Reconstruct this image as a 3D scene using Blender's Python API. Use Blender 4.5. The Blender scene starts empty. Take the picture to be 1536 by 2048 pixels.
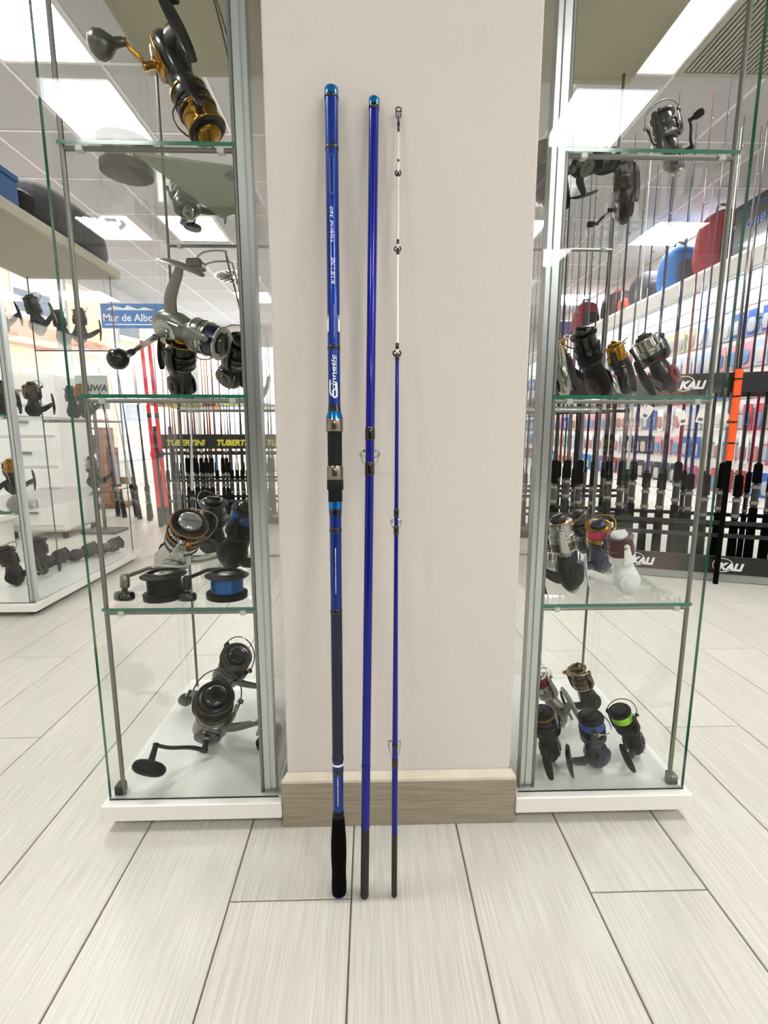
import bpy, math, random
from mathutils import Vector, Matrix
random.seed(7)
scn = bpy.context.scene
col = scn.collection

# ------------------------------------------------------------------ camera, world, exposure
F_PX = 984.0
CAM_H = 0.762
cam_data = bpy.data.cameras.new('camera')
cam_data.sensor_fit = 'VERTICAL'
cam_data.sensor_height = 24.0
cam_data.lens = F_PX / 2048.0 * 24.0
cam_data.clip_start = 0.02
cam = bpy.data.objects.new('camera', cam_data)
col.objects.link(cam)
cam.location = (0, 0, CAM_H)
cam.rotation_euler = (math.radians(90) - math.atan2(162, F_PX), 0, -math.atan2(27, F_PX))
scn.camera = cam

world = bpy.data.worlds.new('overcast_daylight')
scn.world = world
world.use_nodes = True
bgn = world.node_tree.nodes['Background']
bgn.inputs[0].default_value = (0.93, 0.96, 1.0, 1)
bgn.inputs[1].default_value = 2.4
scn.view_settings.view_transform = 'Standard'
scn.view_settings.look = 'None'
scn.view_settings.gamma = 1.0
scn.view_settings.use_curve_mapping = False
scn.view_settings.exposure = 1.25
PANEL_POWER = 15.0
cy = scn.cycles
cy.max_bounces = 10
cy.diffuse_bounces = 5
cy.glossy_bounces = 5
cy.transmission_bounces = 8
cy.transparent_max_bounces = 48
cy.caustics_reflective = False
cy.caustics_refractive = False
cy.sample_clamp_indirect = 4.0
cy.use_denoising = True
try:
    cy.denoiser = 'OPENIMAGEDENOISE'
except Exception:
    pass

# ------------------------------------------------------------------ materials
def lin(c):
    r = []
    for v in c[:3]:
        v = v / 255.0
        r.append(v / 12.92 if v <= 0.04045 else ((v + 0.055) / 1.055) ** 2.4)
    return (r[0], r[1], r[2], 1.0)

MATS = {}
def mat(name, c, rough=0.45, metal=0.0, coat=0.0, emit=None, spec=0.5, aniso=0.0):
    if name in MATS:
        return MATS[name]
    m = bpy.data.materials.new(name)
    m.use_nodes = True
    b = m.node_tree.nodes['Principled BSDF']
    b.inputs['Base Color'].default_value = lin(c)
    b.inputs['Roughness'].default_value = rough
    b.inputs['Metallic'].default_value = metal
    b.inputs['Coat Weight'].default_value = coat
    b.inputs['Coat Roughness'].default_value = 0.06
    b.inputs['Specular IOR Level'].default_value = spec
    if emit:
        b.inputs['Emission Color'].default_value = lin(emit[0])
        b.inputs['Emission Strength'].default_value = emit[1]
    MATS[name] = m
    return m

def nodes(m):
    return m.node_tree.nodes, m.node_tree.links, m.node_tree.nodes['Principled BSDF']

def noisy(name, c1, c2, scale=(1, 1, 1), nscale=8.0, rough=0.5, bump=0.0, detail=4.0, rnd=0.0, metal=0.0, lo=0.35, hi=0.65):
    """two tones mixed by a stretched noise in the object's own space, offset per object"""
    m = mat(name, c1, rough, metal)
    n, l, b = nodes(m)
    tc = n.new('ShaderNodeTexCoord')
    mp = n.new('ShaderNodeMapping')
    mp.inputs['Scale'].default_value = scale
    l.new(tc.outputs['Object'], mp.inputs['Vector'])
    info = n.new('ShaderNodeObjectInfo')
    mul = n.new('ShaderNodeMath'); mul.operation = 'MULTIPLY'; mul.inputs[1].default_value = 37.0
    l.new(info.outputs['Random'], mul.inputs[0])
    add = n.new('ShaderNodeVectorMath'); add.operation = 'ADD'
    l.new(mp.outputs[0], add.inputs[0]); l.new(mul.outputs[0], add.inputs[1])
    nt = n.new('ShaderNodeTexNoise')
    nt.inputs['Scale'].default_value = nscale
    nt.inputs['Detail'].default_value = detail
    l.new(add.outputs[0], nt.inputs['Vector'])
    cr = n.new('ShaderNodeValToRGB')
    cr.color_ramp.elements[0].position = lo; cr.color_ramp.elements[0].color = lin(c1)
    cr.color_ramp.elements[1].position = hi; cr.color_ramp.elements[1].color = lin(c2)
    l.new(nt.outputs['Fac'], cr.inputs[0])
    out = cr.outputs[0]
    if rnd > 0:
        hs = n.new('ShaderNodeHueSaturation')
        mr = n.new('ShaderNodeMapRange')
        mr.inputs['To Min'].default_value = 1.0 - rnd
        mr.inputs['To Max'].default_value = 1.0 + rnd
        l.new(info.outputs['Random'], mr.inputs['Value'])
        l.new(mr.outputs[0], hs.inputs['Value'])
        l.new(out, hs.inputs['Color'])
        out = hs.outputs[0]
    l.new(out, b.inputs['Base Color'])
    if bump > 0:
        bp = n.new('ShaderNodeBump')
        bp.inputs['Strength'].default_value = bump
        bp.inputs['Distance'].default_value = 0.002
        l.new(nt.outputs['Fac'], bp.inputs['Height'])
        l.new(bp.outputs[0], b.inputs['Normal'])
    return m

def glass_mat(name, tint, f0=0.04):
    """thin clear pane: Schlick reflection over a tinted see-through"""
    if name in MATS:
        return MATS[name]
    m = bpy.data.materials.new(name); m.use_nodes = True
    n, l = m.node_tree.nodes, m.node_tree.links
    n.clear()
    out = n.new('ShaderNodeOutputMaterial')
    mix = n.new('ShaderNodeMixShader')
    tr = n.new('ShaderNodeBsdfTransparent'); tr.inputs[0].default_value = (*tint, 1)
    gl = n.new('ShaderNodeBsdfGlossy'); gl.inputs['Roughness'].default_value = 0.0
    lw = n.new('ShaderNodeLayerWeight'); lw.inputs['Blend'].default_value = 0.5
    pw = n.new('ShaderNodeMath'); pw.operation = 'POWER'; pw.inputs[1].default_value = 5.0
    ma = n.new('ShaderNodeMath'); ma.operation = 'MULTIPLY_ADD'
    ma.inputs[1].default_value = 1 - f0; ma.inputs[2].default_value = f0
    l.new(lw.outputs['Facing'], pw.inputs[0]); l.new(pw.outputs[0], ma.inputs[0])
    l.new(ma.outputs[0], mix.inputs[0]); l.new(tr.outputs[0], mix.inputs[1]); l.new(gl.outputs[0], mix.inputs[2])
    l.new(mix.outputs[0], out.inputs[0])
    MATS[name] = m
    return m

M_GLASS = glass_mat('clear_glass', (0.99, 0.996, 0.992), 0.014)
M_GEDGE = mat('green_glass_edge', (38, 112, 88), 0.12, coat=0.5)
M_GEDGE_L = mat('pale_glass_edge', (150, 190, 176), 0.12, coat=0.5)
M_PILLAR = noisy('greige_wall_paint', (217, 210, 204), (220, 213, 207), (1, 1, 1), 160, 0.7, 0.015)
M_WHITE = mat('white_laminate', (238, 236, 230), 0.3)
M_WALL = mat('white_wall_paint', (228, 225, 222), 0.7)
M_CEIL = noisy('ceiling_tile', (186, 186, 188), (192, 192, 194), (1, 1, 1), 90, 0.85, 0.05)
M_TBAR = mat('white_ceiling_bar', (232, 232, 230), 0.5)
M_PLANK = noisy('pale_wood_plank_tile', (190, 187, 177), (216, 213, 203), (80, 1.6, 1), 5.0, 0.38, 0.08, 6.0, 0.035, lo=0.3, hi=0.72)
M_GROUT = mat('olive_grout', (120, 114, 92), 0.9)
M_BASEB = noisy('wood_baseboard_tile', (140, 129, 112), (164, 153, 135), (2.0, 60, 60), 4.0, 0.45, 0.06, 5.0)
M_CAP = noisy('baseboard_cap', (212, 202, 184), (222, 213, 196), (3, 3, 3), 12, 0.5, 0.03)
M_ALU = mat('brushed_aluminium', (196, 200, 200), 0.28, 0.9)
M_ROD = mat('grey_steel_rod', (128, 128, 124), 0.35, 0.8)
M_CLIP = mat('clear_plastic_clip', (190, 196, 184), 0.25)
M_BLACKP = mat('black_plastic', (18, 18, 18), 0.4)
M_TOPB = mat('olive_beige_board', (176, 172, 150), 0.6)
M_LED = mat('led_panel', (255, 255, 255), 0.5, emit=((255, 255, 252), PANEL_POWER))
M_LEDS = mat('led_strip', (255, 255, 255), 0.5, emit=((236, 243, 255), 9.0))

# ------------------------------------------------------------------ mesh helpers
class MB:
    def __init__(s):
        s.v = []; s.f = []; s.mi = []
    def add(s, vs, fs, mi=0):
        o = len(s.v)
        s.v += [Vector(p) for p in vs]
        s.f += [tuple(i + o for i in f) for f in fs]
        s.mi += [mi] * len(fs)
        return s
    def box(s, x0, x1, y0, y1, z0, z1, mi=0, mi_side=None):
        vs = [(x, y, z) for z in (z0, z1) for y in (y0, y1) for x in (x0, x1)]
        fs = [(0, 2, 3, 1), (4, 5, 7, 6), (0, 1, 5, 4), (2, 6, 7, 3), (0, 4, 6, 2), (1, 3, 7, 5)]
        return s.add(vs, fs, mi)
    def bbox(s, x0, x1, y0, y1, z0, z1, b, mi=0):
        """box with chamfered edges"""
        xs, ys, zs = (x0, x1), (y0, y1), (z0, z1)
        vs = []; idx = {}
        for i in range(2):
            for j in range(2):
                for k in range(2):
                    sx, sy, sz = 1 - 2 * i, 1 - 2 * j, 1 - 2 * k
                    X, Y, Z = xs[i], ys[j], zs[k]
                    idx[i, j, k, 0] = len(vs); vs.append((X, Y + sy * b, Z + sz * b))
                    idx[i, j, k, 1] = len(vs); vs.append((X + sx * b, Y, Z + sz * b))
                    idx[i, j, k, 2] = len(vs); vs.append((X + sx * b, Y + sy * b, Z))
        fs = []
        for a in range(2):
            fs.append(tuple(idx[a, j, k, 0] for j, k in ((0, 0), (1, 0), (1, 1), (0, 1))))
            fs.append(tuple(idx[i, a, k, 1] for i, k in ((0, 0), (1, 0), (1, 1), (0, 1))))
            fs.append(tuple(idx[i, j, a, 2] for i, j in ((0, 0), (1, 0), (1, 1), (0, 1))))
        for a in range(2):
            for c in range(2):
                fs.append((idx[a, c, 0, 0], idx[a, c, 1, 0], idx[a, c, 1, 1], idx[a, c, 0, 1]))
                fs.append((idx[a, 0, c, 0], idx[a, 1, c, 0], idx[a, 1, c, 2], idx[a, 0, c, 2]))
                fs.append((idx[0, a, c, 1], idx[1, a, c, 1], idx[1, a, c, 2], idx[0, a, c, 2]))
        for k in idx:
            if k[3] == 0:
                fs.append((idx[k[0], k[1], k[2], 0], idx[k[0], k[1], k[2], 1], idx[k[0], k[1], k[2], 2]))
        return s.add(vs, fs, mi)
    def lathe(s, prof, o=(0, 0, 0), axis=(0, 0, 1), seg=20, mi=0, cap=True, flat=1.0):
        """prof: list of (h, r) along axis from o; flat squashes one cross direction"""
        o = Vector(o); a = Vector(axis).normalized()
        u = a.orthogonal().normalized(); w = a.cross(u)
        vs = []; fs = []
        for h, r in prof:
            for i in range(seg):
                t = 2 * math.pi * i / seg
                vs.append(o + a * h + u * (r * math.cos(t)) + w * (r * math.sin(t) * flat))
        for k in range(len(prof) - 1):
            for i in range(seg):
                j = (i + 1) % seg
                fs.append((k * seg + i, k * seg + j, (k + 1) * seg + j, (k + 1) * seg + i))
        if cap:
            fs.append(tuple(reversed(range(seg))))
            e = (len(prof) - 1) * seg
            fs.append(tuple(range(e, e + seg)))
        return s.add(vs, fs, mi)
    def cyl(s, a, b, r, r2=None, seg=10, mi=0):
        a = Vector(a); b = Vector(b)
        d = b - a
        return s.lathe([(0, r), (d.length, r if r2 is None else r2)], a, d, seg, mi)
    def tube(s, pts, r, seg=8, mi=0, flat=None, closed=False):
        """sweep; r a number or list; flat=(ratio, updir) flattens the section"""
        pts = [Vector(p) for p in pts]
        n = len(pts)
        rs = r if isinstance(r, (list, tuple)) else [r] * n
        vs = []; fs = []
        prev = None
        for i, p in enumerate(pts):
            if closed:
                t = (pts[(i + 1) % n] - pts[i - 1]).normalized()
            else:
                t = (pts[min(i + 1, n - 1)] - pts[max(i - 1, 0)]).normalized()
            if flat:
                u = Vector(flat[1]); u = (u - t * u.dot(t))
                if u.length < 1e-6: u = t.orthogonal()
                u.normalize()
            elif prev is None:
                u = t.orthogonal().normalized()
            else:
                u = (prev - t * prev.dot(t))
                if u.length < 1e-6: u = t.orthogonal()
                u.normalize()
            prev = u
            w = t.cross(u)
            k = flat[0] if flat else 1.0
            for q in range(seg):
                an = 2 * math.pi * q / seg
                vs.append(p + u * (rs[i] * k * math.cos(an)) + w * (rs[i] * math.sin(an)))
        m = n if closed else n - 1
        for i in range(m):
            i2 = (i + 1) % n
            for q in range(seg):
                q2 = (q + 1) % seg
                fs.append((i * seg + q, i * seg + q2, i2 * seg + q2, i2 * seg + q))
        if not closed:
            fs.append(tuple(reversed(range(seg))))
            fs.append(tuple(range((n - 1) * seg, n * seg)))
        return s.add(vs, fs, mi)
    def ell(s, c, rx, ry, rz, seg=14, rings=8, mi=0, p=1.0):
        """(super)ellipsoid; p<1 makes it boxy"""
        c = Vector(c); vs = []; fs = []
        sg = lambda v, e: math.copysign(abs(v) ** e, v)
        for k in range(rings + 1):
            ph = -math.pi / 2 + math.pi * k / rings
            for i in range(seg):
                t = 2 * math.pi * i / seg
                vs.append(c + Vector((rx * sg(math.cos(ph), p) * sg(math.cos(t), p), ry * sg(math.cos(ph), p) * sg(math.sin(t), p), rz * sg(math.sin(ph), p))))
        for k in range(rings):
            for i in range(seg):
                j = (i + 1) % seg
                fs.append((k * seg + i, k * seg + j, (k + 1) * seg + j, (k + 1) * seg + i))
        return s.add(vs, fs, mi)
    def prism(s, poly, o, u, v, d, mi=0):
        """extrude a 2D polygon given in (u, v) from o by vector d"""
        o, u, v, d = Vector(o), Vector(u), Vector(v), Vector(d)
        n = len(poly)
        vs = [o + u * p[0] + v * p[1] for p in poly] + [o + u * p[0] + v * p[1] + d for p in poly]
        fs = [tuple(reversed(range(n))), tuple(range(n, 2 * n))]
        fs += [(i, (i + 1) % n, n + (i + 1) % n, n + i) for i in range(n)]
        return s.add(vs, fs, mi)
    def xf(s, M):
        s.v = [M @ p for p in s.v]
        return s
    def mesh(s, name, mats, smooth=True, ang=35):
        me = bpy.data.meshes.new(name)
        me.from_pydata([tuple(p) for p in s.v], [], s.f)
        for m in (mats if isinstance(mats, (list, tuple)) else [mats]):
            me.materials.append(m)
        if any(s.mi):
            me.polygons.foreach_set('material_index', s.mi)
        me.update()
        if smooth:
            me.polygons.foreach_set('use_smooth', [True] * len(me.polygons))
            me.set_sharp_from_angle(angle=math.radians(ang))
        return me
    def obj(s, name, mats, parent=None, smooth=True, ang=35):
        return link(name, s.mesh(name, mats, smooth, ang), parent)

def link(name, me, parent=None, loc=None, rz=None):
    o = bpy.data.objects.new(name, me)
    col.objects.link(o)
    if parent: o.parent = parent
    if loc is not None: o.location = loc
    if rz is not None: o.rotation_euler = (0, 0, rz)
    return o

def tag(o, label=None, cat=None, group=None, kind=None):
    if label: o['label'] = label
    if cat: o['category'] = cat
    if group: o['group'] = group
    if kind: o['kind'] = kind
    return o

def thing(name, label, cat, loc=(0, 0, 0), rz=0.0, group=None):
    o = link(name, None, None, loc, rz)
    o.empty_display_size = 0.05
    return tag(o, label, cat, group)

def copy_tree(o, parent=None, loc=None, rz=None, label=None):
    c = o.copy(); col.objects.link(c); c.parent = parent
    if loc is not None: c.location = loc
    if rz is not None: c.rotation_euler = (0, 0, rz)
    if label: c['label'] = label
    for ch in o.children:
        copy_tree(ch, c)
    return c

def struct(name, mb, m, parent=None, smooth=False, label=None):
    o = mb.obj(name, m, parent, smooth)
    if parent is None:
        o['kind'] = 'structure'
        if label: o['label'] = label
    return o

def text_mb(body, size, bold=0.0, shear=0.0, align='LEFT', spacing=1.0):
    """lettering as mesh data in the XY plane (baseline on y = 0)"""
    cu = bpy.data.curves.new('lettering', 'FONT')
    cu.body = body; cu.size = size; cu.offset = bold; cu.shear = shear
    cu.align_x = align; cu.space_character = spacing; cu.resolution_u = 3
    ob = bpy.data.objects.new('lettering', cu)
    col.objects.link(ob)
    dg = bpy.context.evaluated_depsgraph_get(); dg.update()
    me = bpy.data.meshes.new_from_object(ob.evaluated_get(dg))
    mb = MB().add([v.co.copy() for v in me.vertices], [tuple(p.vertices) for p in me.polygons])
    bpy.data.meshes.remove(me)
    bpy.data.objects.remove(ob)
    bpy.data.curves.remove(cu)
    return mb
# ------------------------------------------------------------------ the room shell
XL, XR, YF, YB, ZC = -3.4, 3.2, -4.6, 9.6, 2.65
floor = struct('floor', MB().box(XL - .2, XR + .2, YF - .2, YB + .2, -.06, -.0035), M_GROUT, label='pale wood-look plank tile floor with thin olive joints')
PW, PLEN, GAP = 0.2, 1.365, 0.0026
plank_meshes = {}
def plank(x0, x1, y0, y1):
    key = (round(x1 - x0, 3), round(y1 - y0, 3))
    if key not in plank_meshes:
        w, h = key[0] / 2 - GAP / 2, key[1] / 2 - GAP / 2
        mb = MB()
        c = 0.0012
        mb.add([(-w, -h, -.0034), (w, -h, -.0034), (w, h, -.0034), (-w, h, -.0034), (-w, -h, -c), (w, -h, -c), (w, h, -c), (-w, h, -c),
                (-w + c, -h + c, 0), (w - c, -h + c, 0), (w - c, h - c, 0), (-w + c, h - c, 0)],
               [(0, 1, 5, 4), (1, 2, 6, 5), (2, 3, 7, 6), (3, 0, 4, 7), (4, 5, 9, 8), (5, 6, 10, 9), (6, 7, 11, 10), (7, 4, 8, 11), (8, 9, 10, 11)])
        plank_meshes[key] = mb.mesh('plank', M_PLANK, smooth=False)
    link('plank', plank_meshes[key], floor, ((x0 + x1) / 2, (y0 + y1) / 2, 0))
for k in range(-17, 16):
    x0 = -.035 + PW * k
    x1 = x0 + PW
    x0c, x1c = max(x0, XL), min(x1, XR)
    if x1c - x0c < .03: continue
    y = {2: .70, 1: 1.155, 0: 1.61}[k % 3] - 2 * PLEN
    ys = [-.9]
    while y < YB:
        if y > -.8: ys.append(y)
        y += PLEN
    ys.append(YB)
    for a, b in zip(ys[:-1], ys[1:]):
        if b - a > .02: plank(x0c, x1c, a, b)
mbf = MB().box(XL, XR, YF, -.9 - GAP, -.0034, 0)
struct('floor_tail', mbf, M_PLANK, floor)

ceiling = struct('ceiling', MB().box(XL - .2, XR + .2, YF - .2, YB + .2, ZC + .012, ZC + .1), M_TBAR, label='suspended ceiling of pale square tiles in white bars')
TX, TY, TX0, TY0 = .505, .605, -1.39, 2.94
gx = [TX0 + TX * k for k in range(-4, 10)]
gx = [XL] + [x for x in gx if XL + .1 < x < XR - .02] + [XR]
gy = [TY0 + TY * k for k in range(-13, 12)]
gy = [YF] + [y for y in gy if YF + .1 < y < YB - .1] + [YB]
PANELS = [(-1.895, 2.335), (1.135, 2.335), (-1.895, 4.755), (1.135, 4.755), (2.65, 4.755), (-1.895, 7.175), (1.135, 7.175), (2.65, 7.175),
          (-1.895, .52), (1.135, .52), (-1.895, -1.90), (1.135, -1.90), (2.65, -1.90), (-.38, -1.90 - 2.42), (1.64, -1.90 - 2.42), (-.38, 7.175)]
tile_meshes = {}
def near(a, b): return abs(a - b) < .05
grille_cells = [(1.64, 2.335), (2.145, 2.335), (1.64, 1.73), (2.145, 1.73)]
for i in range(len(gx) - 1):
    for j in range(len(gy) - 1):
        x0, x1, y0, y1 = gx[i], gx[i + 1], gy[j], gy[j + 1]
        if any(near(x0, p[0]) and near(y0, p[1]) for p in PANELS + grille_cells): continue
        key = (round(x1 - x0, 2), round(y1 - y0, 2))
        if key not in tile_meshes:
            w, h = (x1 - x0) / 2 - .009, (y1 - y0) / 2 - .009
            tile_meshes[key] = MB().bbox(-w, w, -h, h, -.004, .012, .003).mesh('ceiling_tile', M_CEIL, smooth=False)
        link('ceiling_tile', tile_meshes[key], ceiling, ((x0 + x1) / 2, (y0 + y1) / 2, ZC + .002))
for x in gx[1:-1]:
    MB().box(x - .009, x + .009, YF, YB, ZC - .006, ZC + .012).obj('ceiling_bar', M_TBAR, ceiling, False)
for y in gy[1:-1]:
    MB().box(XL, XR, y - .009, y + .009, ZC - .005, ZC + .012).obj('ceiling_bar', M_TBAR, ceiling, False)

pl_w, pl_h = TX - .04, TY - .04
lamp_frame = MB()
for a, b, c, d in ((-TX / 2 + .009, TX / 2 - .009, -TY / 2 + .009, -pl_h / 2), (-TX / 2 + .009, TX / 2 - .009, pl_h / 2, TY / 2 - .009), (-TX / 2 + .009, -pl_w / 2, -pl_h / 2, pl_h / 2), (pl_w / 2, TX / 2 - .009, -pl_h / 2, pl_h / 2)):
    lamp_frame.box(a, b, c, d, -.010, .012)
lamp_frame = lamp_frame.mesh('frame', M_TBAR, False)
lamp_diff = MB().box(-pl_w / 2, pl_w / 2, -pl_h / 2, pl_h / 2, -.006, .004).mesh('diffuser', M_LED, False)
for px, py in PANELS:
    vis = py > 0
    t = thing('ceiling_light', 'square white LED panel lit in the ceiling', 'light', (px + TX / 2, py + TY / 2, ZC - .002), 0, 'LED ceiling panels')
    link('frame', lamp_frame, t); link('diffuser', lamp_diff, t)

# return-air grille of long ribs
t = thing('air_grille', 'ribbed grey return-air grille set in the ceiling beside an LED panel', 'vent', (1.64, 1.73, ZC))
mb = MB()
GX, GY = TX * 2, TY * 2
for a, b, c, d in ((0, GX, 0, .03), (0, GX, GY - .03, GY), (0, .03, .03, GY - .03), (GX - .03, GX, .03, GY - .03), (.03, GX - .03, GY / 2 - .012, GY / 2 + .012)):
    mb.box(a + .001, b - .001, c, d, -.014, .01)
M_GRILLE = mat('grey_green_grille', (168, 168, 156), 0.5)
mb.obj('frame', M_GRILLE, t, False)
mb = MB().box(.01, GX - .01, .01, GY - .01, .004, .011); mb.obj('backing', mat('grille_dark', (60, 60, 54), .8), t, False)
slat = MB().bbox(-.0075, .0075, .03, GY - .03, -.011, .0, .003).mesh('slat', M_GRILLE, False)
for k in range(38):
    link('slat', slat, t, (.05 + k * (GX - .1) / 37, 0, 0))

# walls
wall_back = MB()
wx0, wx1 = -3.25, -.9
wall_back.box(XL - .2, XR + .2, YB, YB + .15, 2.35, ZC + .1)
wall_back.box(wx1, XR + .2, YB, YB + .15, -.05, 2.35)
wall_back.box(XL - .2, wx0, YB, YB + .15, -.05, 2.35)
wall_back.box(wx0, wx1, YB, YB + .15, -.05, .25)
struct('wall_back', wall_back, M_WALL, label='white back wall with a wide shop window')
wl = MB()
wy0, wy1 = 4.7, 9.35
wl.box(XL - .15, XL, YF - .2, wy0, -.05, ZC + .1)
wl.box(XL - .15, XL, wy1, YB + .15, -.05, ZC + .1)
wl.box(XL - .15, XL, wy0, wy1, 2.5, ZC + .1)
wl.box(XL - .15, XL, wy0, wy1, -.05, .35)
struct('wall_left', wl, M_WALL, label='white left wall with large street windows')
struct('wall_right', MB().box(XR, XR + .15, YF - .2, YB + .15, -.05, ZC + .1), M_WALL)
struct('wall_front', MB().box(XL - .2, XR + .2, YF - .15, YF, -.05, ZC + .1), mat('darkened_unseen_wall', (96, 92, 88), .8))  # unseen wall behind the camera, darkened to cut haze reflected in the cabinet glass
M_FRAME = mat('white_window_frame', (226, 226, 224), .4)
def window(name, along, fixed, a0, a1, z0, z1, n, label):
    w = MB()
    def bx(a, b, c, d, dep, mbb):
        if along == 'y': mbb.box(fixed - dep, fixed + dep * .2, a, b, c, d)
        else: mbb.box(a, b, fixed - dep * .2, fixed + dep, c, d)
    bx(a0, a1, z0, z0 + .05, .1, w); bx(a0, a1, z1 - .05, z1, .1, w)
    for k in range(n + 1):
        a = a0 + (a1 - a0 - .05) * k / n
        bx(a, a + .05, z0 + .05, z1 - .05, .1, w)
    o = w.obj(name, M_FRAME, None, False); o['kind'] = 'structure'; o['label'] = label
    for k in range(n):
        a = a0 + (a1 - a0 - .05) * k / n + .05
        b = a0 + (a1 - a0 - .05) * (k + 1) / n
        g = MB()
        if along == 'y': g.box(fixed - .055, fixed - .049, a, b, z0 + .05, z1 - .05)
        else: g.box(a, b, fixed + .049, fixed + .055, z0 + .05, z1 - .05)
        g.obj('pane', M_GLASS, o, False)
window('window_1', 'y', XL, wy0, wy1, .35, 2.5, 4, 'white framed street window in the left wall')
window('window_2', 'x', YB, wx0, wx1, .25, 2.35, 2, 'white framed shop window in the back wall')

# ------------------------------------------------------------------ the pillar
PX0, PX1, PY0, PY1 = -.163, .270, .861, 1.262
pillar = struct('pillar', MB().bbox(PX0, PX1, PY0, PY1, 0, ZC, .003), M_PILLAR, label='smooth greige painted square pillar between two glass cabinets')
bb = MB()
b0 = .0105
bb.bbox(PX0 - b0, PX1 + b0, PY0 - b0, PY0, 0, .094, .0015)
struct('baseboard_front', bb, M_BASEB, label='wood-look tile baseboard across the foot of the pillar')
struct('baseboard_left', MB().bbox(PX0 - b0, PX0, PY0 + .0004, PY1, 0, .094, .0015), M_BASEB)
struct('baseboard_right', MB().bbox(PX1, PX1 + b0, PY0 + .0004, PY1, 0, .094, .0015), M_BASEB)
cap = MB()
o_ = [(PX0 - b0, PY0 - b0), (PX1 + b0, PY0 - b0), (PX1 + b0, PY1), (PX0 - b0, PY1)]
i_ = [(PX0 - .001, PY0 - .001), (PX1 + .001, PY0 - .001), (PX1 + .001, PY1), (PX0 - .001, PY1)]
vs = [(x, y, .0945) for x, y in o_] + [(x, y, .100) for x, y in o_] + [(x, y, .112) for x, y in i_]
fs = []
for r in range(2):
    for k in range(3):
        fs.append((r * 4 + k, r * 4 + k + 1, r * 4 + 5 + k, r * 4 + 4 + k))
cap.add(vs, fs)
struct('trim_1', cap, M_CAP, label='pale sloped capping strip over the pillar baseboard')

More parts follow.
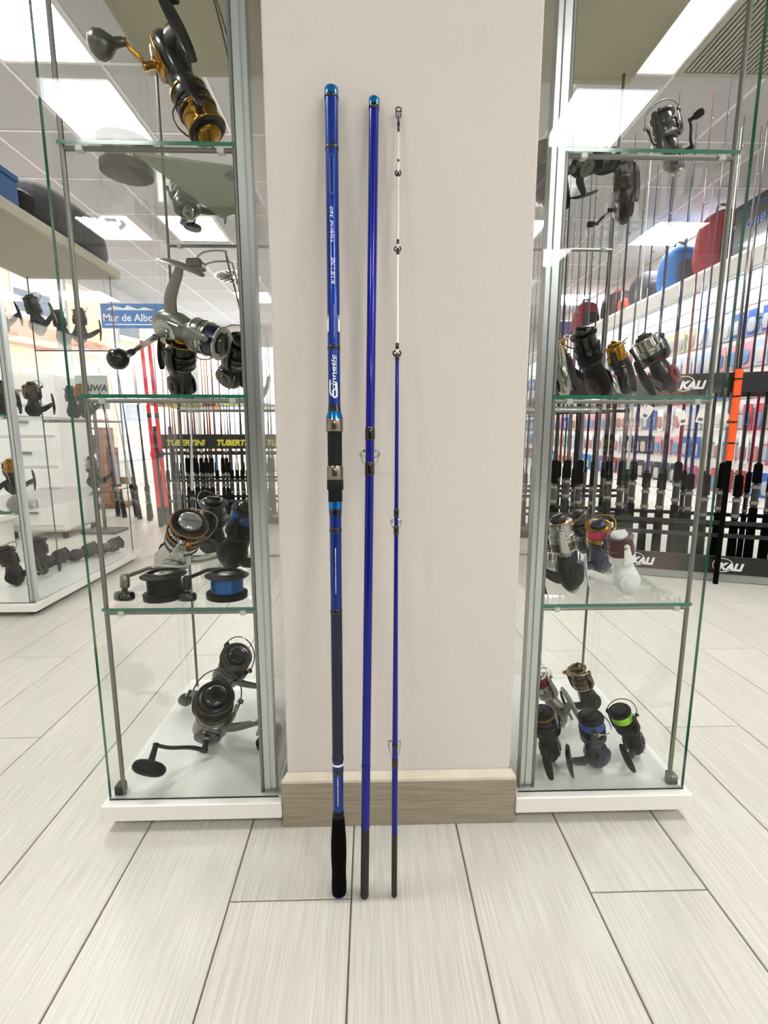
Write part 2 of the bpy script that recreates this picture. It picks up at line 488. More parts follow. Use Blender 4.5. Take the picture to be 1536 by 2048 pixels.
# ------------------------------------------------------------------ glass display cabinets
def pane(mb, x0, x1, y0, y1, z0, z1, thin, green=''):
    """glass slab: broad faces clear; the exposed cut edges named in green show the green of the glass"""
    vs = [(x, y, z) for z in (z0, z1) for y in (y0, y1) for x in (x0, x1)]
    fz = [(0, 2, 3, 1), (4, 5, 7, 6)]; fy = [(0, 1, 5, 4), (2, 6, 7, 3)]; fx = [(0, 4, 6, 2), (1, 3, 7, 5)]
    for ax, fs in (('z', fz), ('y', fy), ('x', fx)):
        for q, f in enumerate(fs):
            mb.add(vs, [f], 1 if ('-+'[q] + ax) in green and ax != thin else 0)
    return mb
SH = [.441, .824, 1.216]
ZB, ZT = .056, 1.592
def cabinet(name, label, x0, x1, y0, y1, inner, group=None):
    """inner = +1 when the aluminium corner profile stands on the +x front corner, -1 on the -x one"""
    t = thing(name, label, 'cabinet', ((x0 + x1) / 2, (y0 + y1) / 2, 0), 0, group)
    cx, cy_ = (x0 + x1) / 2, (y0 + y1) / 2
    X0, X1, Y0, Y1 = x0 - cx, x1 - cx, y0 - cy_, y1 - cy_
    base = MB().bbox(X0, X1, Y0, Y1, .022, ZB, .002).obj('base', M_WHITE, t, False)
    for sx in (X0 + .05, X1 - .05):
        for sy in (Y0 + .06, Y1 - .06):
            MB().cyl((sx, sy, 0), (sx, sy, .022), .018, seg=12).obj('foot', M_BLACKP, base)
    top = MB().bbox(X0, X1, Y0, Y1, ZT, ZT + .045, .002, 0)
    top.obj('top', M_TOPB, t, False)
    a, b, c, d = X0 + .010, X1 - .008, Y0 + .016, Y1 - .02
    if inner < 0: a, b = X0 + .008, X1 - .010
    th = .008
    gm = [M_GLASS, M_GEDGE]
    pane(MB(), a, b, c, c + th, ZB + .001, ZT - .001, 'y', '-x' if inner > 0 else '+x').obj('glass_front', gm, t, False)
    MB().box(a, b, c - .0006, c + .0002, ZB + .0002, ZB + .0030).obj('seal_strip', M_BLACKP, t, False)
    pane(MB(), a, b, d - th, d, ZB + .001, ZT - .001, 'y').obj('glass_back', gm, t, False)
    pane(MB(), a, a + th, c + th + .001, d - th - .001, ZB + .001, ZT - .001, 'x').obj('glass_side', gm, t, False)
    pane(MB(), b - th, b, c + th + .001, d - th - .001, ZB + .001, ZT - .001, 'x').obj('glass_side', gm, t, False)
    rods = []
    for rx in (a + .021, b - .031 if inner > 0 else b - .021):
        pass
    rxs = (a + .020, b - .033) if inner > 0 else (a + .033, b - .020)
    rys = (c + .016, d - .018)
    for rx in rxs:
        for ry in rys:
            MB().cyl((rx, ry, ZB), (rx, ry, ZT), .0042 if ry == rys[0] else .0036, seg=10).obj('post', M_ROD, t)
    # aluminium corner profile with a groove
    px = b - .0005 if inner > 0 else a + .0005
    q = -1 if inner > 0 else 1
    pr = [(0, 0), (.007, 0), (.007, .004), (.0105, .004), (.0105, 0), (.022, 0), (.022, .012), (.012, .016), (.006, .024), (0, .024)]
    MB().prism([(q * u_, v_) for u_, v_ in pr], (px + q * .006, c + th + .0015, ZB), (1, 0, 0), (0, 1, 0), (0, 0, ZT - ZB)).obj('corner_profile', M_ALU, t, False)
    # bottom hinge / clamp at the free front corner
    hx = a + .012 if inner > 0 else b - .012
    hg = MB().bbox(hx - .008, hx + .008, c + th + .002, c + .032, ZB, ZB + .02, .002)
    hg.obj('corner_clamp', M_BLACKP if inner > 0 else M_ROD, t, False)
    for z in SH:
        sh = pane(MB(), rxs[0] - .006, rxs[1] + .006, rys[0] - .005, rys[1] + .004, z - .006, z, 'z', '-y').obj('shelf', gm, t, False)
        for ry in rys:
            MB().cyl((rxs[0], ry, z - .0105), (rxs[1], ry, z - .0105), .004, seg=8).obj('support_rod', M_ROD, sh)
            for rx in (rxs[0] + .028, rxs[1] - .022):
                MB().bbox(rx - .006, rx + .006, ry - .006, ry + .006, z - .016, z - .0062, .0015).obj('clip', M_CLIP, sh, False)
    return t
cabinet('display_cabinet', 'tall glass display cabinet on a white base holding the spools of blue line', -.518, -.1745, .848, 1.335, 1)
cabinet('display_cabinet', 'tall glass display cabinet on a white base holding the white reel and the pink-lined reel', .2815, .632, .848, 1.335, -1)
cabinet('display_cabinet', 'glass display cabinet standing behind, with bags lying on its top board', -1.90, -1.385, 1.98, 2.95, 1)

# ------------------------------------------------------------------ the three blue rod sections leaning on the pillar
M_BLUE1 = mat('dark_blue_gloss', (5, 46, 132), .26, .6, coat=.35)
M_BLUE2 = mat('royal_blue_gloss', (4, 16, 136), .26, .6, coat=.35)
M_NAVY = mat('navy_shrink_grip', (6, 19, 46), .5)
M_CYAN = mat('cyan_anodised', (30, 120, 190), .18, .8)
M_BGLOSS = mat('black_gloss', (4, 4, 5), .15, coat=.4)
M_BMATT = mat('black_matt', (8, 7, 7), .6, spec=.3)
M_EVA = mat('black_foam_grip', (3, 3, 3), .9, spec=.1)
M_GUN = mat('gunmetal_chrome', (146, 132, 126), .16, 1.0)
M_SPIG = noisy('graphite_spigot', (26, 21, 18), (33, 27, 24), (1, 1, 1), 90, .55, .03)
M_PRINT = mat('white_print', (236, 238, 242), .4)
M_WTIP = mat('white_tip_blank', (238, 236, 226), .3, coat=.5)
M_CHROME = mat('chrome_guide', (200, 198, 190), .12, 1.0)
M_DKCHR = mat('dark_guide', (50, 48, 46), .2, .9)

PXM = 0.000395   # metres of radius per photographed pixel of width
class Rod:
    def __init__(s, name, label, B, T):
        s.B, s.T = Vector(B), Vector(T)
        s.a = (s.T - s.B).normalized()
        s.t = thing(name, label, 'fishing rod', B, 0, 'sections of the blue surf rod')
        s.fr = Vector((0, -1, 0)); s.fr = (s.fr - s.a * s.fr.dot(s.a)).normalized()   # faces the viewer
        s.rt = s.a.cross(s.fr) * -1
        if s.rt.x < 0: s.rt = -s.rt
    def p(s, h): return s.a * h
    def seg(s, name, m, prof, parent=None, seg=28, label=None):
        """prof: (height along the rod, photographed width)"""
        o = MB().lathe([(h, w * PXM) for h, w in sorted(prof)], (0, 0, 0), s.a, seg).obj(name, m, parent or s.t, True, 40)
        if label: o['label'] = label
        return o
    def bend(s, mb, h, r, name, m, parent=None, flip=False):
        """wrap flat lettering (x along the rod, y across) round the front of the blank"""
        out = []
        for q in mb.v:
            an = -q.y / r
            rad = s.fr * math.cos(an) + s.rt * math.sin(an)
            out.append(s.p(h + q.x) + rad * (r + .00025))
        n = MB(); n.v = out; n.f = mb.f; n.mi = mb.mi
        return n.obj(name, m, parent or s.t, False)
    def guide(s, h, ring, drop, wraps, r, m=M_CHROME, tilt=.25):
        """ring guide on the far side of the rod with a wire frame"""
        bk = -s.fr
        c = s.p(h) + bk * (r + drop)
        nrm = (s.a + bk * tilt).normalized()
        u = s.rt; w = nrm.cross(u).normalized()
        g = MB().tube([c + u * (ring * math.cos(k * math.pi / 12)) + w * (ring * math.sin(k * math.pi / 12)) for k in range(24)], ring * .13 + .0003, 8, closed=True).obj('guide', m, s.t)
        fr = MB()
        for sg in (-1, 1):
            fr.tube([s.p(wraps[0]) + bk * r, s.p(wraps[0] * .6 + h * .4) + bk * (r + drop * .35) + u * (sg * ring * .75), c + u * (sg * ring * 1.02)], .0008, 6)
        fr.tube([s.p(wraps[1]) + bk * r, s.p(wraps[1] * .55 + h * .45) + bk * (r + drop * .6), c + w * ring * .95], .0008, 6)
        fr.obj('guide_frame', m, g)
        return g

# butt section
r1 = Rod('fishing_rod_section', 'thick blue butt section of a surf rod with reel seat and black grip', (-.055, .703, .004), (-.057, .846, 1.275))
def lp(*a): return list(a)
r1.seg('winding_cap', M_CYAN, [(1.2691, 27), (1.2792, 27), (1.2801, 25.4)])
r1.seg('thread_band', M_BGLOSS, [(1.2635, 26), (1.2645, 28), (1.2685, 28), (1.2692, 27)])
r1.seg('blank', M_BLUE1, [(.6995, 23.5), (.8, 24), (.8939, 24.5), (1.1, 25), (1.1889, 25), (1.25, 26), (1.2640, 26)])
r1.seg('ring', M_BGLOSS, [(1.1885, 25), (1.1895, 27), (1.1935, 27), (1.1945, 25)])
r1.seg('ring', M_BGLOSS, [(.8881, 24.5), (.8890, 26), (.8932, 26), (.8942, 24.5)])
r1.seg('winding_check', M_BGLOSS, [(.7924, 27), (.8034, 24.4)])
r1.seg('winding_cone', M_CYAN, [(.7815, 34), (.786, 32), (.7924, 27.4)])
sea = r1.seg('reel_seat', M_BMATT, [(.6864, 28), (.7077, 28.6), (.762, 29)])
r1.seg('hood_ring', M_GUN, [(.7612, 33), (.762, 34), (.781, 34), (.7816, 33.4)], sea)
r1.seg('hood_ring', M_GUN, [(.6860, 32), (.6868, 33), (.7070, 33), (.7078, 32)], sea)
r1.seg('lock_nut', M_BMATT, [(.6700, 31.5), (.6712, 33), (.6855, 33), (.6861, 32.2)], sea)
pr = []
for k in range(8):
    h = .6515 + k * .0024
    pr += [(h, 29), (h + .0012, 29), (h + .0013, 27.4), (h + .0023, 27.4)]
r1.seg('thread', M_BMATT, pr, sea)
r1.seg('colour_band', M_CYAN, [(.6392, 26.6), (.6515, 27.4)])
r1.seg('thread_band', M_BGLOSS, [(.6300, 25.4), (.6392, 26.6)])
r1.seg('ring', M_BGLOSS, [(.6022, 24), (.6032, 25.4), (.6085, 25.4), (.6095, 24)])
r1.seg('rear_blank', M_BLUE1, [(.4755, 23), (.6305, 24)])
r1.seg('ring', M_BGLOSS, [(.4716, 23.4), (.4726, 24.6), (.4782, 24.6), (.4792, 23.4)])
r1.seg('shrink_grip', M_NAVY, [(.2335, 22.6), (.4756, 23.0)])
r1.seg('ring', M_NAVY, [(.2280, 22.4), (.229, 24), (.2360, 24), (.2372, 22.8)])
r1.seg('lower_blank', M_BLUE1, [(.140, 21.6), (.2337, 22.4)])
r1.seg('ring', M_BGLOSS, [(.2085, 22.2), (.2095, 23.6), (.2140, 23.6), (.215, 22.4)])
r1.seg('ring', M_BGLOSS, [(.2155, 22.4), (.2163, 23.6), (.2180, 23.6), (.2188, 22.4)])
r1.seg('white_ring', M_PRINT, [(.2218, 22.7), (.2219, 22.8), (.2250, 22.8), (.2251, 22.7)])
r1.seg('grip_collar', M_BMATT, [(.1340, 24), (.1452, 22.8)])
g1 = r1.seg('grip', M_EVA, [(.004, 28), (.0065, 30.5), (.018, 31.2), (.030, 30), (.043, 29.5), (.060, 31.5), (.075, 32.4), (.094, 31.6), (.115, 28), (.1345, 24.6)])
r1.seg('butt_cap', M_BLUE1, [(-.0012, 16), (.0, 23), (.002, 27.5), (.0045, 29.8)], g1)
R1 = lambda w: w * PXM
def print_text(rod, body, h0, h1, w, across, y0, bold=0.0, shear=.18, name='lettering'):
    t_ = text_mb(body, 1.0, bold, shear)
    xs = [q.x for q in t_.v]; ys = [q.y for q in t_.v]
    sx = (h1 - h0) / (max(xs) - min(xs)); sy = across / (max(ys) - min(ys))
    for q in t_.v:
        q.x = (q.x - min(xs)) * sx; q.y = y0 + (q.y - min(ys)) * sy
    return rod.bend(t_, h0, R1(w), name, M_PRINT)
print_text(r1, 'Hybrid 360', 1.0485, 1.1011, 25, .0062, -.0030, .012)
print_text(r1, 'BLUE LINE', .9857, 1.0259, 25, .0060, -.0036, .012)
print_text(r1, 'cinnetic', .8240, .8793, 24.3, .0064, -.0030, .02)
# the looped emblem beside the name: two open hooks
def hook(pts, wd):
    mb = MB()
    P_ = [Vector((x, y, 0)) for x, y in pts]
    L_, R_ = [], []
    for i, p in enumerate(P_):
        d = (P_[min(i + 1, len(P_) - 1)] - P_[max(i - 1, 0)]).normalized()
        n = Vector((-d.y, d.x, 0))
        L_.append(p + n * wd / 2); R_.append(p - n * wd / 2)
    k = len(P_)
    return mb.add(L_ + R_, [(i, i + 1, k + i + 1, k + i) for i in range(k - 1)])
r1.bend(hook([(.0075, .0052), (.0095, .0062), (.0140, .0064), (.0290, .0062)], .0026), .8120, R1(24.3), 'emblem', M_PRINT)
r1.bend(hook([(.0075, .0052), (.0055, .004), (.005, .0015), (.0045, .0005)], .0022), .8120, R1(24.3), 'emblem', M_PRINT)
r1.bend(hook([(.0260, -.0040), (.0100, -.0048), (.0050, -.0046), (.0030, -.0030), (.0030, .0002), (.0050, .0012), (.014, .0012)], .0030), .8110, R1(24.3), 'emblem', M_PRINT)
def dashes(h0, h1, w, y0, across, name='small_print'):
    mb = MB(); x = 0
    while x < h1 - h0:
        d = random.uniform(.0006, .0016)
        mb.add([(x, y0, 0), (x + d, y0, 0), (x + d, y0 + across, 0), (x, y0 + across, 0)], [(0, 1, 2, 3)])
        x += d + random.choice([.0003, .0003, .001])
    return r1.bend(mb, h0, R1(w), name, M_PRINT)
dashes(.8500, .8770, 24.3, -.0050, .0009)
dashes(.5055, .5781, 23.6, -.0008, .0013)
dashes(.1569, .2058, 22, -.0008, .0012)
dashes(.905, .955, 24.6, -.0020, .0005)
def outline(h0, h1, w, hw, lw):
    P_ = []
    for k in range(13): P_.append(((hw) * (1 - math.cos(math.pi / 2 - math.pi * (k / 12 - .5))) * 0 + hw * (1 - math.sin(math.pi * k / 12)), hw * math.cos(math.pi * k / 12)))
    a_ = [(hw - hw * math.sin(math.pi * k / 12), hw * math.cos(math.pi * k / 12)) for k in range(13)]
    L_ = h1 - h0
    b_ = [(L_ - hw + hw * math.sin(math.pi * k / 12), -hw * math.cos(math.pi * k / 12)) for k in range(13)]
    pts = a_ + b_ + [a_[0]]
    return r1.bend(hook(pts, lw), h0, R1(w), 'printed_outline', mat('faint_print', (120, 150, 205), .4))
outline(1.1198, 1.1786, 25, .0030, .0005)
for sg in (-1, 1):
    n = MB().add([(0, 0, 0), (.0240, 0, 0), (.0265, .0035 * sg, 0), (.0262, .0062 * sg, 0), (.006, .0062 * sg, 0), (0, .0045 * sg, 0)], [(0, 1, 2, 3, 4, 5)])
    for q in n.v: q.y += sg * .0075; q.x += -.0005
    r1.bend(n, .9155, R1(24.8), 'side_flash', M_PRINT)

# middle section
r2 = Rod('fishing_rod_section', 'royal blue middle rod section with one chrome guide and a dark spigot', (-.013, .700, .004), (.008, .850, 1.266))
r2.seg('winding_cap', M_CYAN, [(1.2605, 21), (1.2700, 21), (1.2709, 19.4)])
r2.seg('thread_band', M_BGLOSS, [(1.2535, 19.5), (1.2545, 21), (1.2600, 21), (1.2606, 20.6)])
r2.seg('blank', M_BLUE2, [(.1165, 17.8), (.2214, 18), (.694, 17.6), (.75, 18), (1.0, 18.6), (1.2540, 19.4)])
r2.seg('thread_wrap', M_BGLOSS, [(.7485, 18), (.7515, 20), (.7660, 20), (.7695, 18.2)])
r2.seg('thread_wrap', M_BGLOSS, [(.6925, 17.6), (.6960, 19.6), (.7110, 19.6), (.7142, 17.8)])
r2.seg('wrap_ridge', M_BLUE2, [(.2170, 18), (.2185, 19), (.2225, 19), (.2235, 17.8)])
r2.seg('wrap_ridge', M_BLUE2, [(.1160, 18), (.1172, 19), (.1230, 18.6), (.1240, 18)])
r2.seg('spigot', M_SPIG, [(-.003, 12), (-.001, 16), (.002, 17.4), (.1168, 17.4)])
r2.guide(.729, .0155, .021, (.706, .757), R1(18), M_CHROME, .35)

# tip section
r3 = Rod('fishing_rod_section', 'slim rod tip section, white above and blue below, with ring guides', (.036, .699, .004), (.046, .852, 1.261))
r3.seg('tip_blank', M_WTIP, [(.8870, 6.6), (1.0374, 5), (1.1631, 4), (1.25, 2.8), (1.258, 2.4)], seg=14)
r3.seg('blank', M_BLUE2, [(.1075, 12.2), (.2166, 12), (.55, 8.4), (.8735, 7.4), (.884, 7.2)], seg=20)
r3.seg('spigot', M_SPIG, [(-.0016, 8), (0, 11), (.002, 12), (.1078, 12)], seg=20)
for a_, b_, w_ in ((.8735, .8842, 9), (.8905, .9020, 7), (1.0374, 1.0480, 6.4), (1.0527, 1.0619, 5.4), (1.1560, 1.1640, 5.4), (1.1782, 1.1834, 4.6), (.6260, .6400, 10.6), (.5979, .6130, 10.8), (.2480, .2584, 12.6), (.2166, .2330, 13)):
    r3.seg('thread_wrap', M_BGLOSS, [(a_, w_ - 1.6), (a_ + .0015, w_), (b_ - .0015, w_), (b_, w_ - 1.6)], seg=18)
r3.guide(.6195, .0088, .010, (.606, .632), R1(9), M_CHROME, .35)
r3.guide(.2480, .0102, .020, (.225, .2535), R1(12), M_CHROME, .5)
r3.guide(.8885, .0063, .006, (.879, .896), R1(7), M_DKCHR, .35)
r3.guide(1.0500, .0052, .005, (1.043, 1.057), R1(5), M_DKCHR, .35)
r3.guide(1.1660, .0046, .0045, (1.160, 1.179), R1(4), M_DKCHR, .35)
tg = r3.guide(1.2590, .0042, .0005, (1.242, 1.25), R1(2.4), M_DKCHR, .1)
r3.seg('tip_sleeve', M_BGLOSS, [(1.2235, 2.8), (1.2250, 4.6), (1.238, 5.6), (1.2440, 4), (1.256, 3)], seg=12)
# ------------------------------------------------------------------ fishing reels
PAL = {
 'black': mat('reel_black', (5, 5, 5), .25, .1, coat=.25), 'matt': mat('reel_black_matt', (7, 7, 7), .5, spec=.22),
 'char': mat('reel_charcoal', (28, 27, 26), .32, .5), 'grey': mat('reel_grey_metal', (124, 122, 114), .3, .5),
 'silver': mat('reel_silver', (176, 176, 170), .2, .9), 'dsilver': mat('reel_dark_silver', (92, 90, 88), .22, .8),
 'white': mat('reel_white', (236, 237, 236), .3, coat=.4), 'gold': mat('reel_gold', (168, 124, 44), .2, .95),
 'bronze': mat('reel_bronze', (92, 80, 60), .26, .9), 'amber': mat('reel_amber', (190, 118, 24), .25, .85),
 'brown': mat('reel_brown', (44, 24, 20), .35, .3), 'red': mat('reel_red', (104, 12, 18), .28, .4, coat=.4),
 'navy': mat('reel_navy', (13, 18, 58), .28, .4, coat=.5), 'blue': mat('line_blue', (6, 84, 150), .3, .25),
 'blue2': mat('line_royal_blue', (30, 66, 148), .35), 'pink': mat('line_pink', (208, 40, 92), .55),
 'lime': mat('line_lime', (150, 214, 40), .55), 'wine': mat('line_wine', (84, 12, 16), .4),
 'cord': mat('line_dark', (9, 8, 8), .6, spec=.2), 'wire': mat('bail_wire', (150, 148, 140), .2, .95), 'dwire': mat('bail_wire_dark', (70, 66, 62), .25, .9),
 'ywire': mat('bail_wire_gold', (206, 166, 50), .25, .8), 'clear': mat('pale_drag_cap', (150, 153, 146), .15, .5),
 'taupe': mat('reel_taupe', (34, 26, 23), .45, .2), 'olive': mat('reel_olive_grey', (98, 97, 88), .3, .7),
}
def smooth_path(pts, n=6):
    pts = [Vector(p) for p in pts]; out = []
    for i in range(len(pts) - 1):
        p0, p1, p2, p3 = pts[max(i - 1, 0)], pts[i], pts[i + 1], pts[min(i + 2, len(pts) - 1)]
        for k in range(n):
            t = k / n
            out.append(.5 * ((2 * p1) + (p2 - p0) * t + (2 * p0 - 5 * p1 + 4 * p2 - p3) * t * t + (3 * p1 - p0 - 3 * p2 + p3) * t ** 3))
    out.append(pts[-1])
    return out

def loft(mb, secs, seg=16, mi=0):
    """secs: (z, cx, cy, rx, ry, squareness)"""
    vs = []; fs = []
    sg = lambda v, e: math.copysign(abs(v) ** e, v)
    for z, cx, cyy, rx, ry, e in secs:
        for i in range(seg):
            t = 2 * math.pi * i / seg
            vs.append((cx + rx * sg(math.cos(t), e), cyy + ry * sg(math.sin(t), e), z))
    for k in range(len(secs) - 1):
        for i in range(seg):
            j = (i + 1) % seg
            fs.append((k * seg + i, k * seg + j, (k + 1) * seg + j, (k + 1) * seg + i))
    fs.append(tuple(reversed(range(seg)))); e = (len(secs) - 1) * seg
    fs.append(tuple(range(e, e + seg)))
    return mb.add(vs, fs, mi)

def knob_mb(kind, o, out, along):
    """crank knob at o; out = direction away from the reel, along = bar direction"""
    o, out, along = Vector(o), Vector(out), Vector(along)
    mb = MB()
    if kind == 'ball':
        mb.lathe([(0, .006), (.012, .0065), (.018, .011), (.026, .0165), (.036, .018), (.045, .014), (.050, .006)], o, out, 16)
    elif kind == 'T':
        mb.lathe([(0, .0042), (.020, .0052), (.026, .007)], o, out, 12)
        s = MB().ell((0, 0, 0), .011, .026, .011, 14, 8, p=.8)
        M = Matrix((out.cross(along), along, out)).transposed().to_4x4(); M.translation = o + out * .032
        s.xf(M); mb.add(s.v, s.f)
    elif kind == 'disc':
        mb.lathe([(0, .004), (.008, .0045)], o, out, 10)
        s = MB().lathe([(0, .010), (.002, .020), (.006, .0225), (.012, .0225), (.015, .019)], (0, 0, 0), (0, 0, 1), 22, flat=.62)
        M = Matrix((along, out.cross(along), out)).transposed().to_4x4(); M.translation = o + out * .008
        s.xf(M); mb.add(s.v, s.f)
    else:  # paddle
        mb.lathe([(0, .0035), (.006, .0045), (.010, .0075), (.018, .0085), (.026, .0075), (.029, .004)], o, out, 12, flat=.7)
    return mb

def reel(label, x, y, base_z, A, foot, s=1.0, c=None, hs=1, ha=0.0, hl=.058, knob='T', th=90.0, phi=55.0, bail=True, rb=1.0, group=None, lift=None, text=None, handle=True, zs=1.0, fs=1.0):
    """spinning reel: A = spool axis (front), foot = stem direction; rests on base_z unless lift gives a height"""
    c = dict(dict(body='black', side='char', rotor='black', arm=None, spool='dsilver', line=None, ring=None, drag='black', wire='wire', handle='char', knob='matt', foot=None, plate='dsilver'), **(c or {}))
    A = Vector(A).normalized(); Y = Vector(foot); Y = (Y - A * Y.dot(A)).normalized(); X = Y.cross(A)
    R = Matrix((X, Y, A)).transposed().to_4x4() @ Matrix.Scale(s, 4) @ Matrix.Diagonal((1, 1, zs, 1))
    m = lambda k: PAL[c[k]]
    parts = []          # (name, mb, mat, parent index)
    def part(name, mb, mt, par=None):
        parts.append((name, mb.xf(R), mt, par)); return len(parts) - 1
    # gear housing
    b = loft(MB(), [(-.080, 0, -.004, .005, .008, 1), (-.077, 0, -.004, .012, .017, 1), (-.066, 0, -.004, .0185, .026, .9), (-.050, 0, -.003, .0215, .0300, .85), (-.032, 0, -.001, .0210, .0275, .85), (-.016, 0, 0, .0195, .022, .9), (-.004, 0, 0, .0180, .0185, 1), (.0, 0, 0, .017, .017, 1)], 18)
    # stem swept out of the housing
    st = smooth_path([(0, .012, -.046), (0, .034 * fs, -.044), (0, .054 * fs, -.033), (0, .070 * fs, -.022), (0, .0795 * fs, -.018)], 4)
    n = len(st)
    b.tube(st, [.0145 + (.0066 - .0145) * (i / (n - 1)) ** .7 for i in range(n)], 10, flat=(.55, (1, 0, 0)))
    ib = part('body', b, m('body'))
    q_ = .0795 * (fs - 1)
    f = MB(); ft = smooth_path([(0, .0775 + q_, -.062), (0, .0805 + q_, -.045), (0, .0815 + q_, -.018), (0, .0800 + q_, .010), (0, .0770 + q_, .026)], 4)
    nf = len(ft)
    f.tube(ft, [.0045 + .0050 * math.sin(math.pi * (i + .6) / (nf + .2)) for i in range(nf)], 8, flat=(.34, (0, 1, 0)))
    part('foot', f, PAL[c['foot'] or c['body']], ib)
    for sx in (-1, 1):
        sp = MB().lathe([(0, .0225), (.0035, .0215), (.0050, .017), (.0052, .010), (.0080, .0090), (.0085, .006)], (sx * .0185, -.005, -.046), (sx, 0, 0), 18)
        part('side_plate', sp, m('plate' if sx == hs else 'side'), ib)
    part('tail_cap', MB().lathe([(-.0845, .004), (-.083, .0095), (-.0765, .0135), (-.074, .0135)], (0, -.004, 0), (0, 0, 1), 16), m('plate'), ib)
    part('trim_strip', MB().tube(smooth_path([(hs * .0165, .010, -.070), (hs * .0212, .0165, -.046), (hs * .0190, .0150, -.018)], 4), .0016, 6), m('plate'), ib)
    # rotor with two arms
    ro = MB().lathe([(-.006, .018), (-.003, .0245), (.004, .0275), (.012, .0290), (.0165, .0292), (.0165, .0275), (.008, .020)], (0, 0, 0), (0, 0, 1), 24)
    ir = part('rotor', ro, m('rotor'))
    part('rotor_ring', MB().lathe([(-.0015, .0262), (.0, .0285), (.0022, .0290), (.003, .0280)], (0, 0, 0), (0, 0, 1), 24), m('plate'), ir)
    a0 = math.radians(th)
    tips = []
    for q in (0, 1):
        an = a0 + math.pi * q
        d = Vector((math.cos(an), math.sin(an), 0)); tt = Vector((-d.y, d.x, 0))
        P_ = smooth_path([d * .024 + Vector((0, 0, -.004)), d * .0325 + Vector((0, 0, .006)), d * .0350 + Vector((0, 0, .024)), d * .0352 + Vector((0, 0, .044))], 4)
        nn = len(P_)
        ar = MB().tube(P_, [.014 * (1 - i / (nn - 1)) + .0058 * i / (nn - 1) for i in range(nn)], 8, flat=(.3, tuple(d)))
        ar.lathe([(0, .0062), (.005, .0060), (.0065, .004)], d * .0335 + Vector((0, 0, .043)), d, 12)
        part('bail_arm', ar, PAL[c['arm'] or c['rotor']], ir)
        tips.append(d * .0395 + Vector((0, 0, .044)))
    # spool
    so = MB().lathe([(.012, .0262), (.013, .0278), (.0165, .0280), (.0170, .0268), (.0182, .0268), (.0187, .0281), (.0230, .0283), (.0235, .0272), (.0245, .0272), (.0250, .0284), (.0275, .0292), (.0300, .0292), (.0310, .0245), (.0500, .0235), (.0510, .0285), (.0528, .0292), (.0548, .0284), (.0552, .0262), (.0535, .0245), (.0545, .0215), (.0525, .0200), (.0525, .008)], (0, 0, 0), (0, 0, 1), 28)
    isp = part('spool', so, m('spool'))
    if c['line']:
        ln = MB().lathe([(.0305, .0240), (.0312, .0270), (.040, .0274), (.0495, .0266), (.0508, .0240)], (0, 0, 0), (0, 0, 1), 28)
        part('line', ln, m('line'), isp)
    if c['ring']:
        for z_, r_ in ((.0532, .0292),) + (((.0275, .0293),) if s > 1.1 else ()):
            part('trim_ring', MB().tube([(r_ * math.cos(k * math.pi / 14), r_ * math.sin(k * math.pi / 14), z_) for k in range(28)], .0013, 6, closed=True), m('ring'), isp)
    dk = MB().lathe([(.0526, .0160), (.056, .0185), (.0605, .0180), (.0630, .0150), (.0640, .008)], (0, 0, 0), (0, 0, 1), 20)
    dk.box(-.0028, .0028, -.0145, .0145, .0625, .0672)
    part('drag_knob', dk, m('drag'), isp)
    # bail wire
    if bail:
        d = (tips[0] - tips[1]).normalized(); pp = Vector((-d.y, d.x, 0))
        e = pp * math.cos(math.radians(phi)) + Vector((0, 0, 1)) * math.sin(math.radians(phi))
        mid = (tips[0] + tips[1]) / 2; rr = (tips[0] - tips[1]).length / 2
        bw = [mid + d * (rr * math.cos(k * math.pi / 18)) + e * (rr * 1.08 * rb * math.sin(k * math.pi / 18) ** .85 if k not in (0, 18) else 0) for k in range(19)]
        ibw = part('bail_wire', MB().tube(bw, .0012 / max(s, .9) ** .3, 6), m('wire'))
        part('line_roller', MB().lathe([(0, .003), (.003, .0042), (.006, .0042), (.009, .003)], bw[1] - d * .004, d, 10), m('ring') if c['ring'] else m('wire'), ibw)
    # crank
    if handle:
        S0 = Vector((hs * .026, -.005, -.046)); hx = Vector((hs, 0, 0))
        hd = Vector((0, math.sin(math.radians(ha)), -math.cos(math.radians(ha))))
        h = MB().lathe([(0, .0052), (.010, .0048), (.013, .0058), (.018, .0058)], S0, hx, 10)
        e0 = S0 + hx * .015; e1 = e0 + hd * hl + hx * .010
        P_ = smooth_path([e0, e0 + hd * hl * .3 + hx * .001, e0 + hd * hl * .72 + hx * .009, e1], 4)
        nn = len(P_)
        h.tube(P_, [.0052 - .0014 * i / (nn - 1) for i in range(nn)], 8, flat=(.7, tuple(hx)))
        h.lathe([(0, .0050), (.006, .0046)], e1 - hx * .002, hx, 10)
        ih = part('handle', h, m('handle'))
        part('knob', knob_mb(knob, e1 + hx * .003, hx, hd), m('knob'), ih)
    # rest on the shelf
    zmin = min(p.z for _, mb, _, _ in parts for p in mb.v)
    z = (base_z + .0006 - zmin) if lift is None else lift
    t = thing('fishing_reel', label, 'fishing reel', (x, y, z), 0, group)
    objs = []
    for name, mb, mt, par in parts:
        objs.append(mb.obj(name, mt, t if par is None else objs[par], True, 42))
    if text:
        body, h_, size = text
        tm = text_mb(body, size, .0004, 0, 'CENTER')
        rad = .0286
        for q in tm.v:
            an = q.x / rad + math.radians(text_angle)
            q.x, q.y, q.z = rad * math.cos(an), rad * math.sin(an), h_ + q.y
        tm.xf(R).obj('lettering', mat('pale_print', (196, 190, 176), .4), objs[isp], False)
    return t
text_angle = -90

